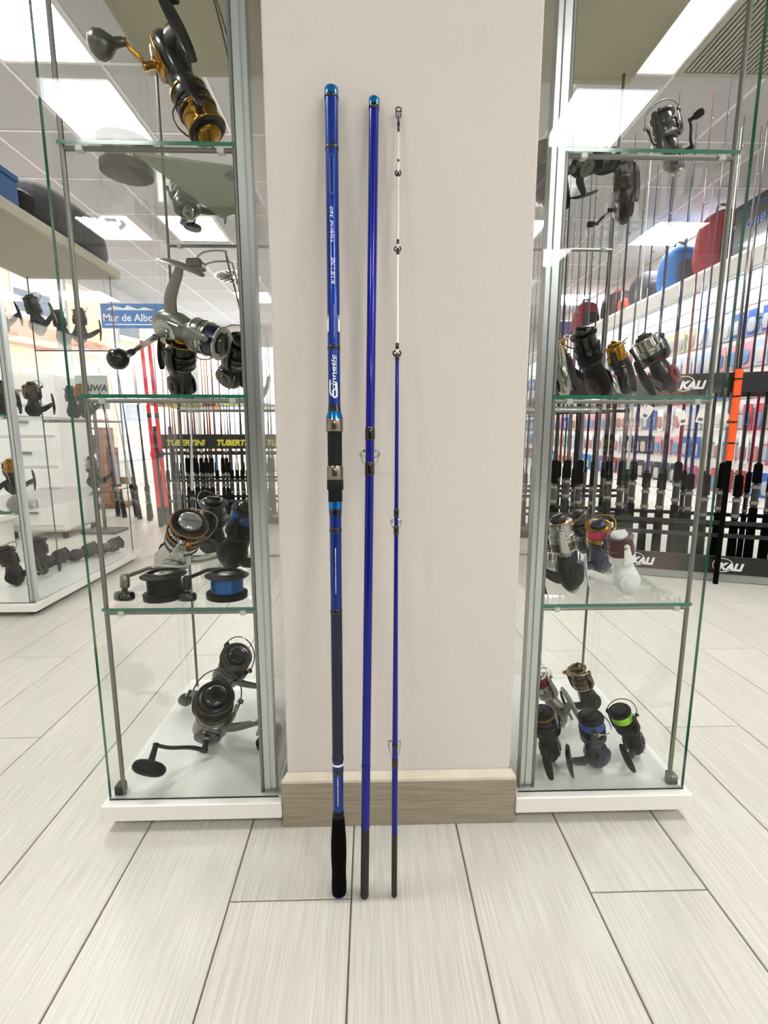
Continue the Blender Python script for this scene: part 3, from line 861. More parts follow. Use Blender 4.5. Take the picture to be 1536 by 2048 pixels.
def spare_spool(label, x, y, z, s, line, body='matt', rim='char', tilt=(0, 0, 1), lip=None, mt_low=None):
    t = thing('spare_spool', label, 'reel spool', (x, y, z), 0)
    A = Vector(tilt).normalized(); X = A.orthogonal().normalized(); Y = A.cross(X)
    R = Matrix((X, Y, A)).transposed().to_4x4() @ Matrix.Scale(s, 4)
    lo = MB().lathe([(0, .026), (.0008, .0305), (.009, .0310), (.0100, .0295), (.0105, .0225)], (0, 0, 0), (0, 0, 1), 30).xf(R).obj('skirt', PAL[mt_low or body], t)
    MB().lathe([(.0104, .0225), (.0110, .0240), (.022, .0243), (.0335, .0240), (.0342, .0225)], (0, 0, 0), (0, 0, 1), 30).xf(R).obj('line', PAL[line], t)
    up = MB().lathe([(.0340, .0225), (.0345, .0325), (.0358, .0330), (.0385, .0260), (.0405, .0245), (.0405, .0215), (.0365, .0205), (.0360, .004)], (0, 0, 0), (0, 0, 1), 30).xf(R).obj('lip', PAL[rim], t)
    MB().lathe([(.0362, .0135), (.0385, .0128), (.0388, .006), (.0372, .005), (.0370, .001)], (0, 0, 0), (0, 0, 1), 20).xf(R).obj('hub_disc', PAL['silver'], up)
    return t

def loose_handle(label, x, y, z, yaw, ln=.05, kn='disc', cm='black', s=1.0, metal='grey'):
    t = thing('spare_crank', label, 'reel handle', (x, y, z), yaw)
    mb = knob_mb(kn, (0, 0, .0), (0, -.25, -.97), (1, 0, 0))
    R = Matrix.Scale(s, 4)
    zmin = min((R @ p).z for p in mb.v)
    up = Matrix.Translation((0, 0, -zmin))
    mb.xf(up @ R).obj('knob', PAL[cm], t)
    a = MB().lathe([(0, .0062), (.004, .0075), (.018, .0068), (.022, .004)], (0, 0, -.004), (0, .1, 1), 12)
    a.tube(smooth_path([(0, .001, .013), (.010, .030, .013), (.022, .054, .013), (ln, .060, .012)], 4), .0034, 8)
    a.xf(up @ R).obj('crank_arm', PAL[metal], t)
    return t

B_ = ZB
S2, S3, S4 = SH
LEFT = 'reels in the glass cabinet with the blue spools'
# left cabinet, base board
reel('grey reel with a black spool and long crank on the white cabinet base', -.345, 1.000, B_, (.25, -.50, .83), (.95, .15, -.18), 1.30, dict(body='grey', side='grey', rotor='grey', spool='char', drag='black', ring='bronze', wire='dwire', handle='char', knob='matt', plate='dsilver'), hs=1, knob='T', th=75, phi=38, rb=1.15, ha=-114, hl=0.08)
reel('grey reel with a glossy dome drag cap at the back of the white cabinet base', -0.359, 1.196, B_, (0.388, -0.555, 0.736), (0.878, -0.02, -0.478), 1.22, dict(body='dsilver', side='char', rotor='char', spool='dsilver', drag='black', ring='bronze', wire='dwire', handle='char', knob='black', plate='dsilver'), hs=1, knob='disc', th=60, phi=60, rb=1.1, ha=-60, hl=0.056)
t = thing('spare_crank', 'black double-disc crank knob on the white base beside the aluminium profile', 'reel handle', (-.2375, 1.047, B_))
mb = MB()
for yy in (-.024, .024):
    mb.lathe([(0, .016), (.002, .024), (.012, .025), (.016, .019)], (0, yy, .0005), (0, 0, 1), 22)
mb.obj('knob', PAL['matt'], t)
MB().box(-.005, .005, -.02, .02, .0165, .021).obj('crank_arm', PAL['char'], t)
# left cabinet, second shelf
text_angle = -22
reel('silver reel with a gold-ringed black spool lettered in grey, above the spare spools', -0.405, 1.04, S2, (0.482, -0.507, 0.715), (0.85, 0.47, -0.239), 1.27, dict(body='silver', side='silver', rotor='silver', spool='black', line='black', drag='clear', ring='amber', wire='wire', handle='silver', knob='black', plate='dsilver'), hs=-1, ha=110, handle=False, rb=1.1, text=('POWER 8000', .034, .0105), th=-14, phi=32)
reel('black reel with a dark spool standing behind the silver gold-ringed one', -0.398, 1.235, S2, (0.159, -0.268, 0.95), (0.986, 0.082, -0.142), 1.1, dict(body='matt', side='black', rotor='matt', spool='black', drag='char', ring='navy', wire='dwire', plate='black'), handle=False, th=170, phi=40)
reel('black reel with bright blue line on its tilted spool', -0.285, 1.057, S2, (0.359, -0.227, 0.905), (0.699, -0.577, -0.422), 1.12, dict(body='matt', side='matt', rotor='matt', spool='black', line='blue', drag='black', wire='dwire', plate='char'), handle=False, rb=1.15, th=28, phi=30)
spare_spool('black spare spool wound with dark cord on the glass shelf', -.400, .930, S2 + .0005, 1.30, 'cord', 'matt', 'matt', (-.03, .03, 1))
spare_spool('spare spool wound with shiny blue line on the glass shelf', -.281, .930, S2 + .0005, 1.26, 'blue', 'matt', 'matt', (.03, .03, 1))
loose_handle('black oval crank knob at the outer end of the spool shelf', -.466, .910, S2 + .0005, 0, .075, 'disc', 'black', 1.22)
loose_handle('black oval crank knob lying between the black and the blue spare spools', -.348, .905, S2 + .0005, 0, .065, 'disc', 'black', 1.15, 'char')
# left cabinet, third shelf
reel('large silver reel hung by its foot from a wire holder', -0.34, 1.01, S3, (0.91, -0.234, -0.342), (0.16, -0.562, 0.811), 1.12, dict(body='grey', side='grey', rotor='grey', spool='silver', line='navy', drag='dsilver', wire='wire', handle='silver', knob='black', plate='silver'), hs=-1, knob='ball', th=150, phi=-30, lift=0.948, ha=-40, fs=1.35, hl=0.06)
reel('black reel with a gold spool lip behind the hanging silver reel', -0.387, 1.055, S3, (0.29, -0.58, 0.761), (-0.605, 0.504, 0.4), 1.0, dict(body='black', spool='black', rotor='black', drag='gold', ring='gold', wire='dwire'), hs=1, handle=False, th=20, phi=25)
reel('dark reel with a chrome rotor arm standing against the aluminium profile', -0.294, 1.127, S3, (0.404, -0.731, 0.55), (0.79, -0.024, -0.613), 1.05, dict(body='char', spool='black', rotor='dsilver', drag='black', wire='wire'), handle=False, th=170, phi=28)
# left cabinet, top shelf (seen from below)
reel('black and gold reel hung nose-down above the top glass shelf', -.333, 1.03, S4, (0.448, -0.121, -0.886), (0.27, -0.926, 0.263), 1.2, dict(body='black', side='dsilver', rotor='black', spool='black', drag='gold', line='gold', ring='gold', wire='dwire', handle='gold', knob='olive', plate='gold', foot='black'), hs=-1, knob='ball', th=100, phi=-25, lift=1.378, zs=1.2, ha=0, hl=0.035)
reel('grey reel lying at the back of the top glass shelf with its foot out', -.410, 1.215, S4, (-0.292, 0.63, 0.719), (0.838, 0.531, -0.125), 1.0, dict(body='olive', side='olive', rotor='dsilver', spool='silver', drag='grey', wire='dwire', handle='olive', knob='brown', plate='silver'), hs=-1, ha=150, hl=.07, knob='disc', th=60, phi=50, bail=False)
spare_spool('brown-bottomed spare spool seen from below through the top glass shelf', -.435, .985, S4 + .0005, 1.45, 'olive', 'taupe', 'olive', (.03, .0, 1))
t = thing('display_board', 'white card coloured grey-green for shade, lying on the top glass shelf beneath the gold reel', 'card', (-.275, 1.05, S4 + .0005))
MB().add([(-.115, -.135, .0), (.055, -.09, .0), (.055, .045, .0), (-.045, .115, .0), (-.115, -.135, .004), (.055, -.09, .004), (.055, .045, .004), (-.045, .115, .004)], [(3, 2, 1, 0), (4, 5, 6, 7), (0, 1, 5, 4), (1, 2, 6, 5), (2, 3, 7, 6), (3, 0, 4, 7)]).obj('card', mat('shaded_white_card', (146, 148, 130), .7), t, False)  # white card coloured grey-green all over to stand for its shaded underside
def wire_holder(label, clamp, down, zbase, cm):
    c0 = Vector(clamp)
    t = thing('reel_holder', label, 'display holder', (down[0], down[1], zbase))
    o = Vector((down[0], down[1], zbase))
    MB().lathe([(0, .022), (.004, .022), (.005, .018)], (0, 0, .0005), (0, 0, 1), 20).obj('base', M_BLACKP, t)
    mb = MB()
    for k, off in enumerate((Vector((0, -.006, 0)), Vector((0, .020, -.010)))):
        p0 = c0 + off - o; p3 = Vector((off.y * .3, off.y * .5, .004))
        top = Vector((p0.x * .30 + p3.x * .7 + .004, p0.y, p0.z + .012))
        mb.tube(smooth_path([p0, p0 + Vector((.018, 0, .014)), p0 + Vector((.055, 0, .016)), top + Vector((0, 0, -.012)), Vector((p3.x, p3.y, p0.z * .55)), p3], 6), .0016, 6)
    mb.cyl(c0 - o + Vector((.055, -.006, .017)), c0 - o + Vector((.055, .02, .007)), .0014, seg=6)
    mb.obj('wire', PAL[cm], t)
    MB().bbox(c0.x - o.x - .016, c0.x - o.x + .012, c0.y - o.y - .010, c0.y - o.y + .024, c0.z - o.z - .012, c0.z - o.z + .004, .003).obj('clamp', PAL['olive' if cm == 'wire' else 'black'], t, False)
    return t
wire_holder('bent wire holder carrying the large silver reel by its foot', (-.318, .972, 1.068), (-.238, .985), S3, 'wire')
wire_holder('bent wire holder with a black clamp carrying the black and gold reel', (-.335, .962, 1.495), (-.238, .985), S4, 'olive')

# right cabinet, base board
RIGHT = 'reels in the glass cabinet'
reel('bronze reel with a gold-lipped spool at the back of the white base', 0.528, 1.126, B_, (-0.414, -0.005, 0.91), (-0.869, -0.297, -0.397), 0.81, dict(body='char', spool='bronze', rotor='bronze', drag='bronze', ring='gold', plate='silver'), hs=1, handle=False, th=30, phi=20, zs=1.15)
reel('silver reel with a dark red band under its clear spool cap', 0.431, 1.097, B_, (-0.471, 0.242, 0.848), (0.347, -0.833, 0.431), 0.8, dict(body='grey', side='silver', spool='silver', line='red', rotor='grey', drag='clear', plate='silver'), hs=1, handle=False, th=100, phi=25, zs=1.15)
reel('black reel with a thin gold ring round its spool beside the profile', .370, .943, B_, (-0.277, -0.143, 0.95), (-0.315, -0.921, -0.231), 0.86, dict(body='matt', spool='char', rotor='char', drag='matt', ring='gold', wire='dwire', plate='char'), hs=1, handle=False, th=0, phi=-12, zs=1.1)
reel('black reel with a royal blue line band and silver bail on the base', .461, .922, B_, (-0.236, -0.125, 0.964), (-0.872, -0.41, -0.267), 0.9, dict(body='black', spool='matt', line='blue2', rotor='black', drag='matt', wire='wire', plate='navy'), hs=-1, ha=30, hl=.045, knob='paddle', th=140, phi=-20, zs=1.05, handle=False)
reel('black reel with a lime green line band on the cabinet base', 0.552, 0.959, B_, (-0.468, -0.099, 0.878), (-0.464, -0.818, -0.34), 0.82, dict(body='matt', spool='matt', line='lime', rotor='matt', drag='matt', wire='dwire', plate='char'), hs=-1, ha=40, hl=.045, knob='paddle', th=160, phi=15, zs=1.1, handle=False)
# right cabinet, second shelf
reel('silver reel with a brown drag knob and gold ring beside the profile', 0.38, 0.933, S2, (-0.254, -0.023, 0.967), (-0.885, -0.399, -0.242), 0.84, dict(body='char', side='char', spool='silver', rotor='bronze', arm='silver', drag='brown', ring='gold', wire='wire', plate='silver'), hs=1, handle=False, th=-40, phi=28, zs=1.3)
reel('black reel with a yellow-ringed spool behind the silver brown-capped one', 0.535, 1.205, S2, (-0.427, -0.223, 0.876), (0.244, -0.962, -0.126), 0.84, dict(body='black', spool='black', rotor='black', drag='char', ring='gold', wire='wire', plate='char'), hs=1, handle=False, th=20, phi=35, zs=1.1)
reel('navy reel wound with pink line under a yellow bail', 0.49, 1.02, S2, (-0.253, -0.351, 0.902), (-0.859, -0.348, -0.376), 0.86, dict(body='navy', side='navy', spool='gold', line='pink', rotor='navy', drag='navy', ring='gold', wire='ywire', plate='navy'), hs=1, handle=False, th=165, phi=25, zs=1.1)
reel('white reel with a wine red spool and black ring on its body', 0.487, 0.912, S2, (-0.274, -0.149, 0.95), (-0.939, 0.256, -0.231), 0.84, dict(body='white', side='white', spool='wine', line='wine', rotor='white', arm='white', drag='white', ring='brown', wire='black', plate='white', foot='white'), hs=1, handle=False, th=10, phi=-18, zs=1.1)
# right cabinet, third shelf
reel('small silver reel with a gold spool lip and a black bar foot', 0.352, 0.94, S3, (-0.326, -0.137, 0.935), (0.01, -0.99, -0.142), 0.66, dict(body='silver', spool='gold', rotor='silver', drag='gold', foot='black', ring='gold', plate='silver'), hs=-1, ha=60, handle=False, th=90, phi=20, zs=1.15)
reel('tall all-black reel with a ridged drag cap leaning on the third shelf', 0.442, 1.01, S3, (-0.483, -0.4, 0.779), (0.055, 0.901, -0.429), 0.88, dict(body='matt', side='black', spool='black', rotor='matt', drag='black', wire='dwire', plate='brown'), hs=-1, ha=70, handle=False, th=20, phi=10, zs=1.25)
reel('bronze-gold spooled reel standing between the black ones on the third shelf', 0.462, 0.93, S3, (-0.381, -0.099, 0.919), (-0.148, -0.975, -0.167), 0.64, dict(body='black', spool='gold', rotor='black', drag='gold', ring='gold', plate='silver', foot='black'), hs=1, handle=False, th=60, phi=30, zs=1.1)
reel('black and red reel with a bright silver spool', 0.556, 0.979, S3, (-0.524, 0.057, 0.85), (-0.709, -0.583, -0.397), 0.86, dict(body='black', side='red', spool='silver', rotor='black', arm='black', drag='black', wire='dwire', plate='red'), hs=1, handle=False, th=0, phi=-15, bail=False)
# right cabinet, top shelf (seen from below)
reel('grey chromed reel with a bronze cap standing on the top glass shelf', 0.544, 0.979, S4, (-0.156, 0.297, 0.942), (-0.768, -0.636, 0.073), 0.72, dict(body='dsilver', side='silver', spool='dsilver', rotor='dsilver', drag='bronze', plate='silver', handle='char', knob='matt'), hs=-1, ha=170, handle=True, hl=.05, knob='paddle', th=0, phi=30, zs=1.2)
reel('dark reel with a folded handle on the top shelf beside the profile', 0.362, 1.108, S4, (-0.032, 0.311, 0.95), (0.845, 0.516, -0.14), 0.85, dict(body='matt', spool='char', rotor='matt', drag='lime', handle='matt'), hs=1, ha=120, knob='paddle', th=60, phi=40, zs=1.1)
reel('dark reel lying with its black bar foot out on the top shelf', 0.437, 1.029, S4, (0.921, 0.214, 0.325), (0.08, 0.713, -0.696), 0.66, dict(body='matt', spool='char', rotor='matt', drag='char'), hs=1, ha=20, knob='paddle', th=30, phi=40, bail=False, zs=1.1, handle=False)
reel('dark red-brown reel with a crank hanging low at the back of the top shelf', 0.56, 1.17, S4, (-0.091, 0.022, 0.996), (-0.09, -0.996, 0.013), 0.78, dict(body='brown', spool='dsilver', rotor='brown', drag='char', handle='matt', knob='matt'), knob='paddle', th=40, phi=35, zs=1.1, hs=1, ha=-80)

# the cabinet behind: reels on its shelves
bk = [(-1.76, 2.50, S4, 'silver spooled reel on the top shelf of the rear cabinet', 'silver', 'black'), (-1.60, 2.52, S4, 'squat black reel on the top shelf of the rear cabinet', 'black', 'black'),
      (-1.66, 2.82, S4, 'black reel beyond the squat one on the top shelf of the rear cabinet', 'char', 'black'), (-1.525, 2.76, S4, 'bronze and black reel by the corner post on the rear cabinet top shelf', 'bronze', 'char'),
      (-1.82, 2.55, S3, 'black reel with olive line on the middle shelf of the rear cabinet', 'olive', 'black'), (-1.72, 2.62, S3, 'black reel with a bronze spool on the middle shelf of the rear cabinet', 'bronze', 'black'),
      (-1.65, 2.84, S3, 'blue and black reel on the middle shelf of the rear cabinet', 'navy', 'black'), (-1.525, 2.72, S3, 'black reel with a gold cap by the corner post of the rear cabinet', 'gold', 'black'),
      (-1.78, 2.30, S2, 'black reel with a pale ring on the low shelf of the rear cabinet', 'dsilver', 'black'), (-1.80, 2.52, S2, 'gold spooled reel on the low shelf of the rear cabinet', 'gold', 'black'),
      (-1.53, 2.76, S2, 'black reel with chrome cap on the low shelf of the rear cabinet', 'silver', 'black'),
      (-1.64, 2.22, B_, 'dark brown reel with a ball knob on the base of the rear cabinet', 'taupe', 'taupe'), (-1.64, 2.42, B_, 'dark reel standing behind the ball-knobbed one in the rear cabinet', 'char', 'taupe')]
for i, (x, y, z, lb, sp_, bd) in enumerate(bk):
    reel(lb, x, y, z, (random.uniform(-.15, .15), -.15, .95), (random.choice([.9, .8]), random.uniform(-.3, .3), -.05), 1.22 if z > .1 else 1.3,
         dict(body=bd, spool=sp_, rotor=bd, drag='black' if sp_ != 'gold' else 'gold', wire='dwire', knob='taupe' if z < .1 else 'matt'), hs=-1 if i != 11 else -1, ha=60, handle=(i == 11), knob='ball', th=random.uniform(0, 90), phi=35)
for i, (x, y, rot) in enumerate(((-1.66, 2.56, 0), (-1.585, 2.70, 1), (-1.515, 2.835, 0))):
    reel(['dark olive reel lying on its side in a row on the rear cabinet base', 'middle one of the dark olive reels lying in a row on the rear cabinet base', 'dark olive reel lying at the row end nearest the corner post of the rear cabinet'][i],
         x, y, B_, (.45, .85, .12), (-.7, .25, -.25), 1.2, dict(body='taupe', spool='taupe', rotor='taupe', drag='olive', side='taupe', plate='taupe', wire='dwire'), handle=False, bail=False, th=40)
# ------------------------------------------------------------------ things on the rear cabinet
def soft_bag(name, label, cat, x, y, z, w, d, h, m, m2, rz=0.0, p=.55, handle=True, tilt=0.0):
    t = thing(name, label, cat, (x, y, z), rz)
    b = MB().ell((0, 0, h / 2), w / 2, d / 2, h / 2, 20, 12, p=p)
    for q in b.v:
        f = q.z / h
        q.x += tilt * q.z
        q.x *= 1 - .12 * f; q.y *= 1 - .18 * f
    b.obj('body', m, t)
    MB().ell((0, -d * .40, h * .34), w * .36, d * .16, h * .27, 14, 8, p=.55).obj('pocket', m2, t)
    if handle:
        MB().tube(smooth_path([(-w * .16, 0, h * .95), (-w * .12, 0, h * 1.10), (w * .12, 0, h * 1.10), (w * .16, 0, h * .95)], 5), .010, 6, flat=(.4, (0, 1, 0))).obj('strap', m2, t)
    return t
M_DGREY = noisy('dark_grey_fabric', (52, 50, 50), (62, 60, 60), (1, 1, 1), 40, .85, .05)
M_BOXB = mat('deep_blue_card', (24, 78, 132), .5)
soft_bag('soft_bag', 'dark grey padded bag lying along the top of the rear cabinet', 'bag', -1.56, 2.64, ZT + .0455, .34, .70, .23, M_DGREY, mat('black_fabric', (24, 23, 24), .85), 0, .5, False)
t = thing('carton', 'deep blue cardboard box on the rear cabinet beside the grey bag', 'box', (-1.60, 2.13, ZT + .0455))
MB().bbox(-.17, .17, -.10, .10, 0, .12, .004).obj('box', M_BOXB, t, False)
MB().bbox(-.175, .175, -.105, .105, .1205, .145, .004).obj('lid', M_BOXB, t, False)

# ------------------------------------------------------------------ rods for the racks
M_CORK = noisy('cork', (176, 124, 70), (196, 146, 90), (1, 1, 1), 60, .8, .05)
RM = {'black': mat('rod_black', (16, 15, 17), .25, .1, coat=.6), 'white': mat('rod_white', (232, 232, 228), .3, coat=.4), 'red': mat('rod_red', (232, 24, 34), .35, coat=.4),
      'dred': mat('rod_dark_red', (112, 16, 32), .25, coat=.6), 'blue': mat('rod_blue', (34, 88, 168), .25, coat=.6), 'navy': mat('rod_navy', (26, 26, 92), .25, coat=.6),
      'grey': mat('rod_grey', (96, 94, 96), .35, coat=.3), 'orange': mat('rod_orange', (255, 92, 30), .4), 'pale': mat('rod_pale_grey', (186, 190, 198), .35, coat=.3), 'lime': mat('rod_lime', (176, 222, 40), .45),
      'brown': mat('rod_brown', (84, 58, 36), .4, coat=.3), 'pewter': mat('rod_pewter', (150, 146, 138), .25, .7)}
rod_protos = {}
def rod(label, x, y, z, ln, blank='black', grip='black', band='pewter', cork=False, r=.0075, lean=(0, 0), gh=.42, group=None, seat=.6, fat=1.0, butt=None, guides=3):
    key = (ln, blank, grip, band, cork, r, gh, seat, fat, butt, guides)
    sg = 8
    if key not in rod_protos:
        g = M_CORK if cork else (M_EVA if grip == 'black' else RM[grip])
        d = {}
        d['blank'] = (MB().lathe([(.004, r * 1.05), (gh * 1.4, r), (ln * .6, r * .55), (ln, r * .16)], seg=sg).mesh('blank', RM[blank]), None)
        gr = r * 2.0 * fat
        d['grip'] = (MB().lathe([(.02, gr * .9), (.03, gr), (gh * seat - .05, gr * .85), (gh * seat - .045, r * 1.1)], seg=10).mesh('grip', g), None)
        d['fore_grip'] = (MB().lathe([(gh * seat + .075, r * 1.1), (gh * seat + .08, gr * .95), (gh - .01, gr * .85), (gh, r * 1.05)], seg=10).mesh('fore_grip', g), None)
        ms = MB()
        ms.lathe([(gh * seat - .044, gr * .74), (gh * seat + .074, gr * .74)], seg=10)
        d['reel_seat'] = (ms.mesh('reel_seat', RM['black']), None)
        mbd = MB()
        for h in (gh * seat - .03, gh * seat + .05):
            mbd.lathe([(h, gr * .9), (h + .016, gr * .9)], seg=10)
        d['seat_hood'] = (mbd.mesh('seat_hood', RM[band]), 'reel_seat')
        d['butt_cap'] = (MB().lathe([(0, gr * .8), (.004, gr * 1.05), (.022, gr * 1.05), (.026, gr * .85)], seg=10).mesh('butt_cap', RM[butt] if butt in RM else (M_CORK if butt == 'cork' else RM['black'])), None)
        if guides:
            gm = []
            for k in range(guides):
                h = gh * 1.5 + (ln - gh * 1.5) * (k / max(guides - .6, 1)) ** .8
                rr = .013 - .0028 * k
                q = MB().tube([(rr * math.cos(a * math.pi / 6), -r - rr + rr * math.sin(a * math.pi / 6), h) for a in range(12)], .0012, 4, closed=True)
                q.cyl((0, -r * .4, h - .012), (0, -r - .002, h), .0012, seg=4)
                d['guide%d' % k] = (q.mesh('guide', RM['pewter']), None)
        rod_protos[key] = d
    t = thing('fishing_rod', label, 'fishing rod', (x, y, z), 0, group)
    t.rotation_euler = (lean[0], lean[1], 0)
    done = {}
    for n, (me, par) in rod_protos[key].items():
        done[n] = link('guide' if n.startswith('guide') else n, me, done[par] if par else t)
    return t

# ------------------------------------------------------------------ rod racks
M_RACK = mat('black_rack_metal', (20, 20, 20), .5)
M_RACKG = mat('grey_plinth', (150, 150, 146), .5)
M_OVAL = mat('white_sign_print', (232, 234, 238), .5)
def rack(name, label, x, y, rz, w, d, bars, board=None, z_top=None, words=None, wm=None, base_m=None, base_words=None, board_y=None):
    t = thing(name, label, 'rod rack', (x, y, 0), rz)
    pl = MB().bbox(-w / 2, w / 2, -d / 2, d / 2, 0, .045, .004).obj('plinth', base_m or M_RACKG, t, False)
    for sx in (-1, 1):
        for sy in (-1, 1):
            MB().box(sx * (w / 2 - .02) - .012, sx * (w / 2 - .02) + .012, sy * (d / 2 - .03) - .012, sy * (d / 2 - .03) + .012, .0455, z_top).obj('post', M_RACK, t, False)
    for z in bars:
        for sy in (-1, 1):
            MB().box(-w / 2 + .035, w / 2 - .035, sy * (d / 2 - .03) - .007, sy * (d / 2 - .03) + .007, z - .010, z + .010).obj('bar', M_RACK, t, False)
    yb = -d / 2 + .004
    def words_on(par, txt, z0, z1, x0, oval, step):
        k = 0
        while x0 + k * step < w / 2 - .1:
            tm = text_mb(txt, (z1 - z0) * 1.05, .003, .25)
            for q in tm.v: q.x += x0 + k * step; q.z = z0 + q.y; q.y = yb - .0135
            tm.v = [Vector((q.x, q.y, q.z)) for q in tm.v]
            tm.obj('lettering', wm or M_OVAL, par, False)
            if oval:
                cx_ = x0 + k * step + (z1 - z0) * .40; cz_ = (z0 + z1) / 2
                MB().tube([(cx_ + (z1 - z0) * .92 * math.cos(a * math.pi / 14), yb - .0140, cz_ + (z1 - z0) * .72 * math.sin(a * math.pi / 14)) for a in range(28)], .0022, 4, closed=True).obj('emblem_oval', M_OVAL, par, False)
            k += 1
    if board:
        for side in (0, 1):
            yy = yb if side == 0 else d / 2 + .008
            bo = MB().bbox(-w / 2, w / 2, yy - .012, yy, board[0], board[1], .002).obj('sign_board', M_RACK, t, False)
            if side == 0 and words:
                words_on(bo, words[0], board[0] + (board[1] - board[0]) * .24, board[0] + (board[1] - board[0]) * .76, words[1], words[2], words[3])
    if base_words:
        bo = MB().bbox(-w / 2 + .01, w / 2 - .01, yb - .012, yb, .0455, .135, .002).obj('sign_board', M_RACK, t, False)
        words_on(bo, base_words[0], .066, .114, base_words[1], base_words[2], base_words[3])
    return t
RA = -.35
ca, sa = math.cos(RA), math.sin(RA)
R1C = (1.72, 2.60)
def r1pt(lx, ly): return (R1C[0] + lx * ca - ly * sa, R1C[1] + lx * sa + ly * ca)
rack('rod_rack', 'black rod rack with white oval emblem boards on a grey plinth', R1C[0], R1C[1], RA, 1.5, .36, (.235, .30), (.945, 1.04), .95, ('KALI', -.13, True, .42), None, None, ('KALI', -.28, True, .40))
cols = [('black', 'black', 'pewter'), ('navy', 'black', 'pewter'), ('dred', 'black', 'pewter'), ('black', 'grey', 'pewter')]
wrd = {'black': 'black', 'navy': 'deep blue', 'dred': 'dark red', 'white': 'white', 'grey': 'grey', 'pale': 'pale grey', 'red': 'bright red', 'blue': 'sky blue', 'orange': 'orange', 'brown': 'brown', 'lime': 'lime'}
G1 = 'rods in the rack with white oval emblems'
lx = -.69
k = 0
rr_ = random.Random(3)
while lx < .73:
    cb = rr_.choice(['black', 'black', 'black', 'navy', 'dred', 'black', 'grey'])
    cork = False
    bt = 'cork' if k in (13, 14) else None
    x, y = r1pt(lx, -.105)
    rod('%s rod with thick black grips in the rack with white oval emblems' % wrd[cb], x, y, .0455, round(rr_.choice([2.0, 2.15, 2.3]), 2), cb, 'black', 'pewter', False, .0085, (rr_.uniform(-.008, .008), rr_.uniform(-.006, .006)), rr_.choice([.50, .56]), G1, rr_.choice([.62, .68]), 1.3, bt, 4)
    k += 1
    lx += rr_.uniform(.058, .075)
lx = -.68
while lx < .7:
    cb = rr_.choice(['black', 'black', 'navy', 'white', 'dred'])
    x, y = r1pt(lx, .105)
    rod('%s rod in the far row of the rack with white oval emblems' % wrd[cb], x, y, .0455, round(rr_.choice([2.0, 2.2]), 2), cb, 'black', 'pewter', False, .0075, (rr_.uniform(-.006, .006), rr_.uniform(-.006, .006)), .5, 'rods in the far row of the emblem rack', .62, 1.0, None, 0)
    lx += rr_.uniform(.085, .105)
x, y = r1pt(.12, -.105 - .075)
x, y = 1.735, 2.335
t = thing('fishing_rod', 'orange rod blank with black rings hanging in front of the emblem rack', 'fishing rod', (1.742, 2.352, 0), 0)
MB().lathe([(0, .012), (.62, .012), (.63, .0075)], seg=12).obj('grip', M_EVA, t)
o = MB().lathe([(.62, .0165), (.85, .0165), (1.05, .016)], seg=12).obj('blank', RM['orange'], t)
for h in (.70, .80, .92, 1.0):
    MB().lathe([(h, .0172), (h + .008, .0172)], seg=12).obj('ring', RM['black'], o)
MB().lathe([(1.05, .008), (2.1, .0025)], seg=8).obj('tip', RM['black'], t)
# hanging cards on the emblem rack
M_CARD = mat('price_card', (236, 236, 230), .6)
M_YCARD = mat('yellow_black_tag', (40, 36, 22), .5)
for i, (lx, z, tl) in enumerate(((-.25, .885, .5), (-.12, .86, -.3), (-.02, .87, .2), (.06, .85, -.6), (.42, .80, 0), (.52, .79, 0))):
    x, y = r1pt(lx, -.21)
    t = thing('swing_tag', ['tilted white swing tag under the emblem board', 'white swing tag turned the other way beside a tilted one', 'white swing tag hanging nearly straight below the oval emblem', 'strongly tilted white swing tag at the row end', 'black and yellow swing tag on the blue rod', 'black and yellow swing tag on the dark red rod'][i], 'tag', (x, y, z), RA)
    t.rotation_euler = (0, tl, RA)
    MB().bbox(-.018, .018, -.0008, .0008, -.07, 0, .0004).obj('card', M_CARD if i < 4 else M_YCARD, t, False)
    if i >= 4:
        for q in range(3): MB().box(-.012, .012, -.0013, -.0009, -.02 - q * .011, -.014 - q * .011).obj('printed_bar', mat('tag_yellow', (206, 186, 40), .5), t, False)
    else:
        MB().box(-.010, .010, -.0013, -.0009, -.06, -.045).obj('printed_bar', RM['grey'], t, False)

# slimmer rack farther back
rack('rod_rack', 'slim black rod rack without any sign, standing behind the emblem rack', 1.30, 3.62, 0, 1.05, .34, (.17, .30, .34, .90), None, .92, base_m=M_RACK)
G2 = 'rods in the slim black rack'
x = .82
while x < 1.78:
    cb = rr_.choice(['black', 'black', 'black', 'white', 'navy', 'black', 'dred', 'grey'])
    gp = rr_.choice(['black', 'black', 'grey', 'black', 'brown'])
    rod('%s rod with %s grips in the slim rack without a sign' % (wrd[cb], wrd[gp]), x, 3.53, .0455, round(rr_.choice([1.9, 2.1, 2.3]), 2), cb, gp, 'pewter', False, .0075, (rr_.uniform(-.01, .01), rr_.uniform(-.01, .01)), rr_.choice([.42, .5]), G2, .62, 1.0, rr_.choice([None, None, 'lime', 'cork']), 0)
    x += rr_.uniform(.052, .072)
x = .85
while x < 1.75:
    rod('thin black rod in the far row of the slim rack without a sign', x, 3.71, .0455, round(rr_.choice([1.8, 2.2]), 2), 'black', 'black', 'pewter', False, .0065, (rr_.uniform(-.006, .006), rr_.uniform(-.008, .008)), .45, 'rods in the far row of the slim rack', .62, 1.0, None, 0)
    x += rr_.uniform(.065, .09)

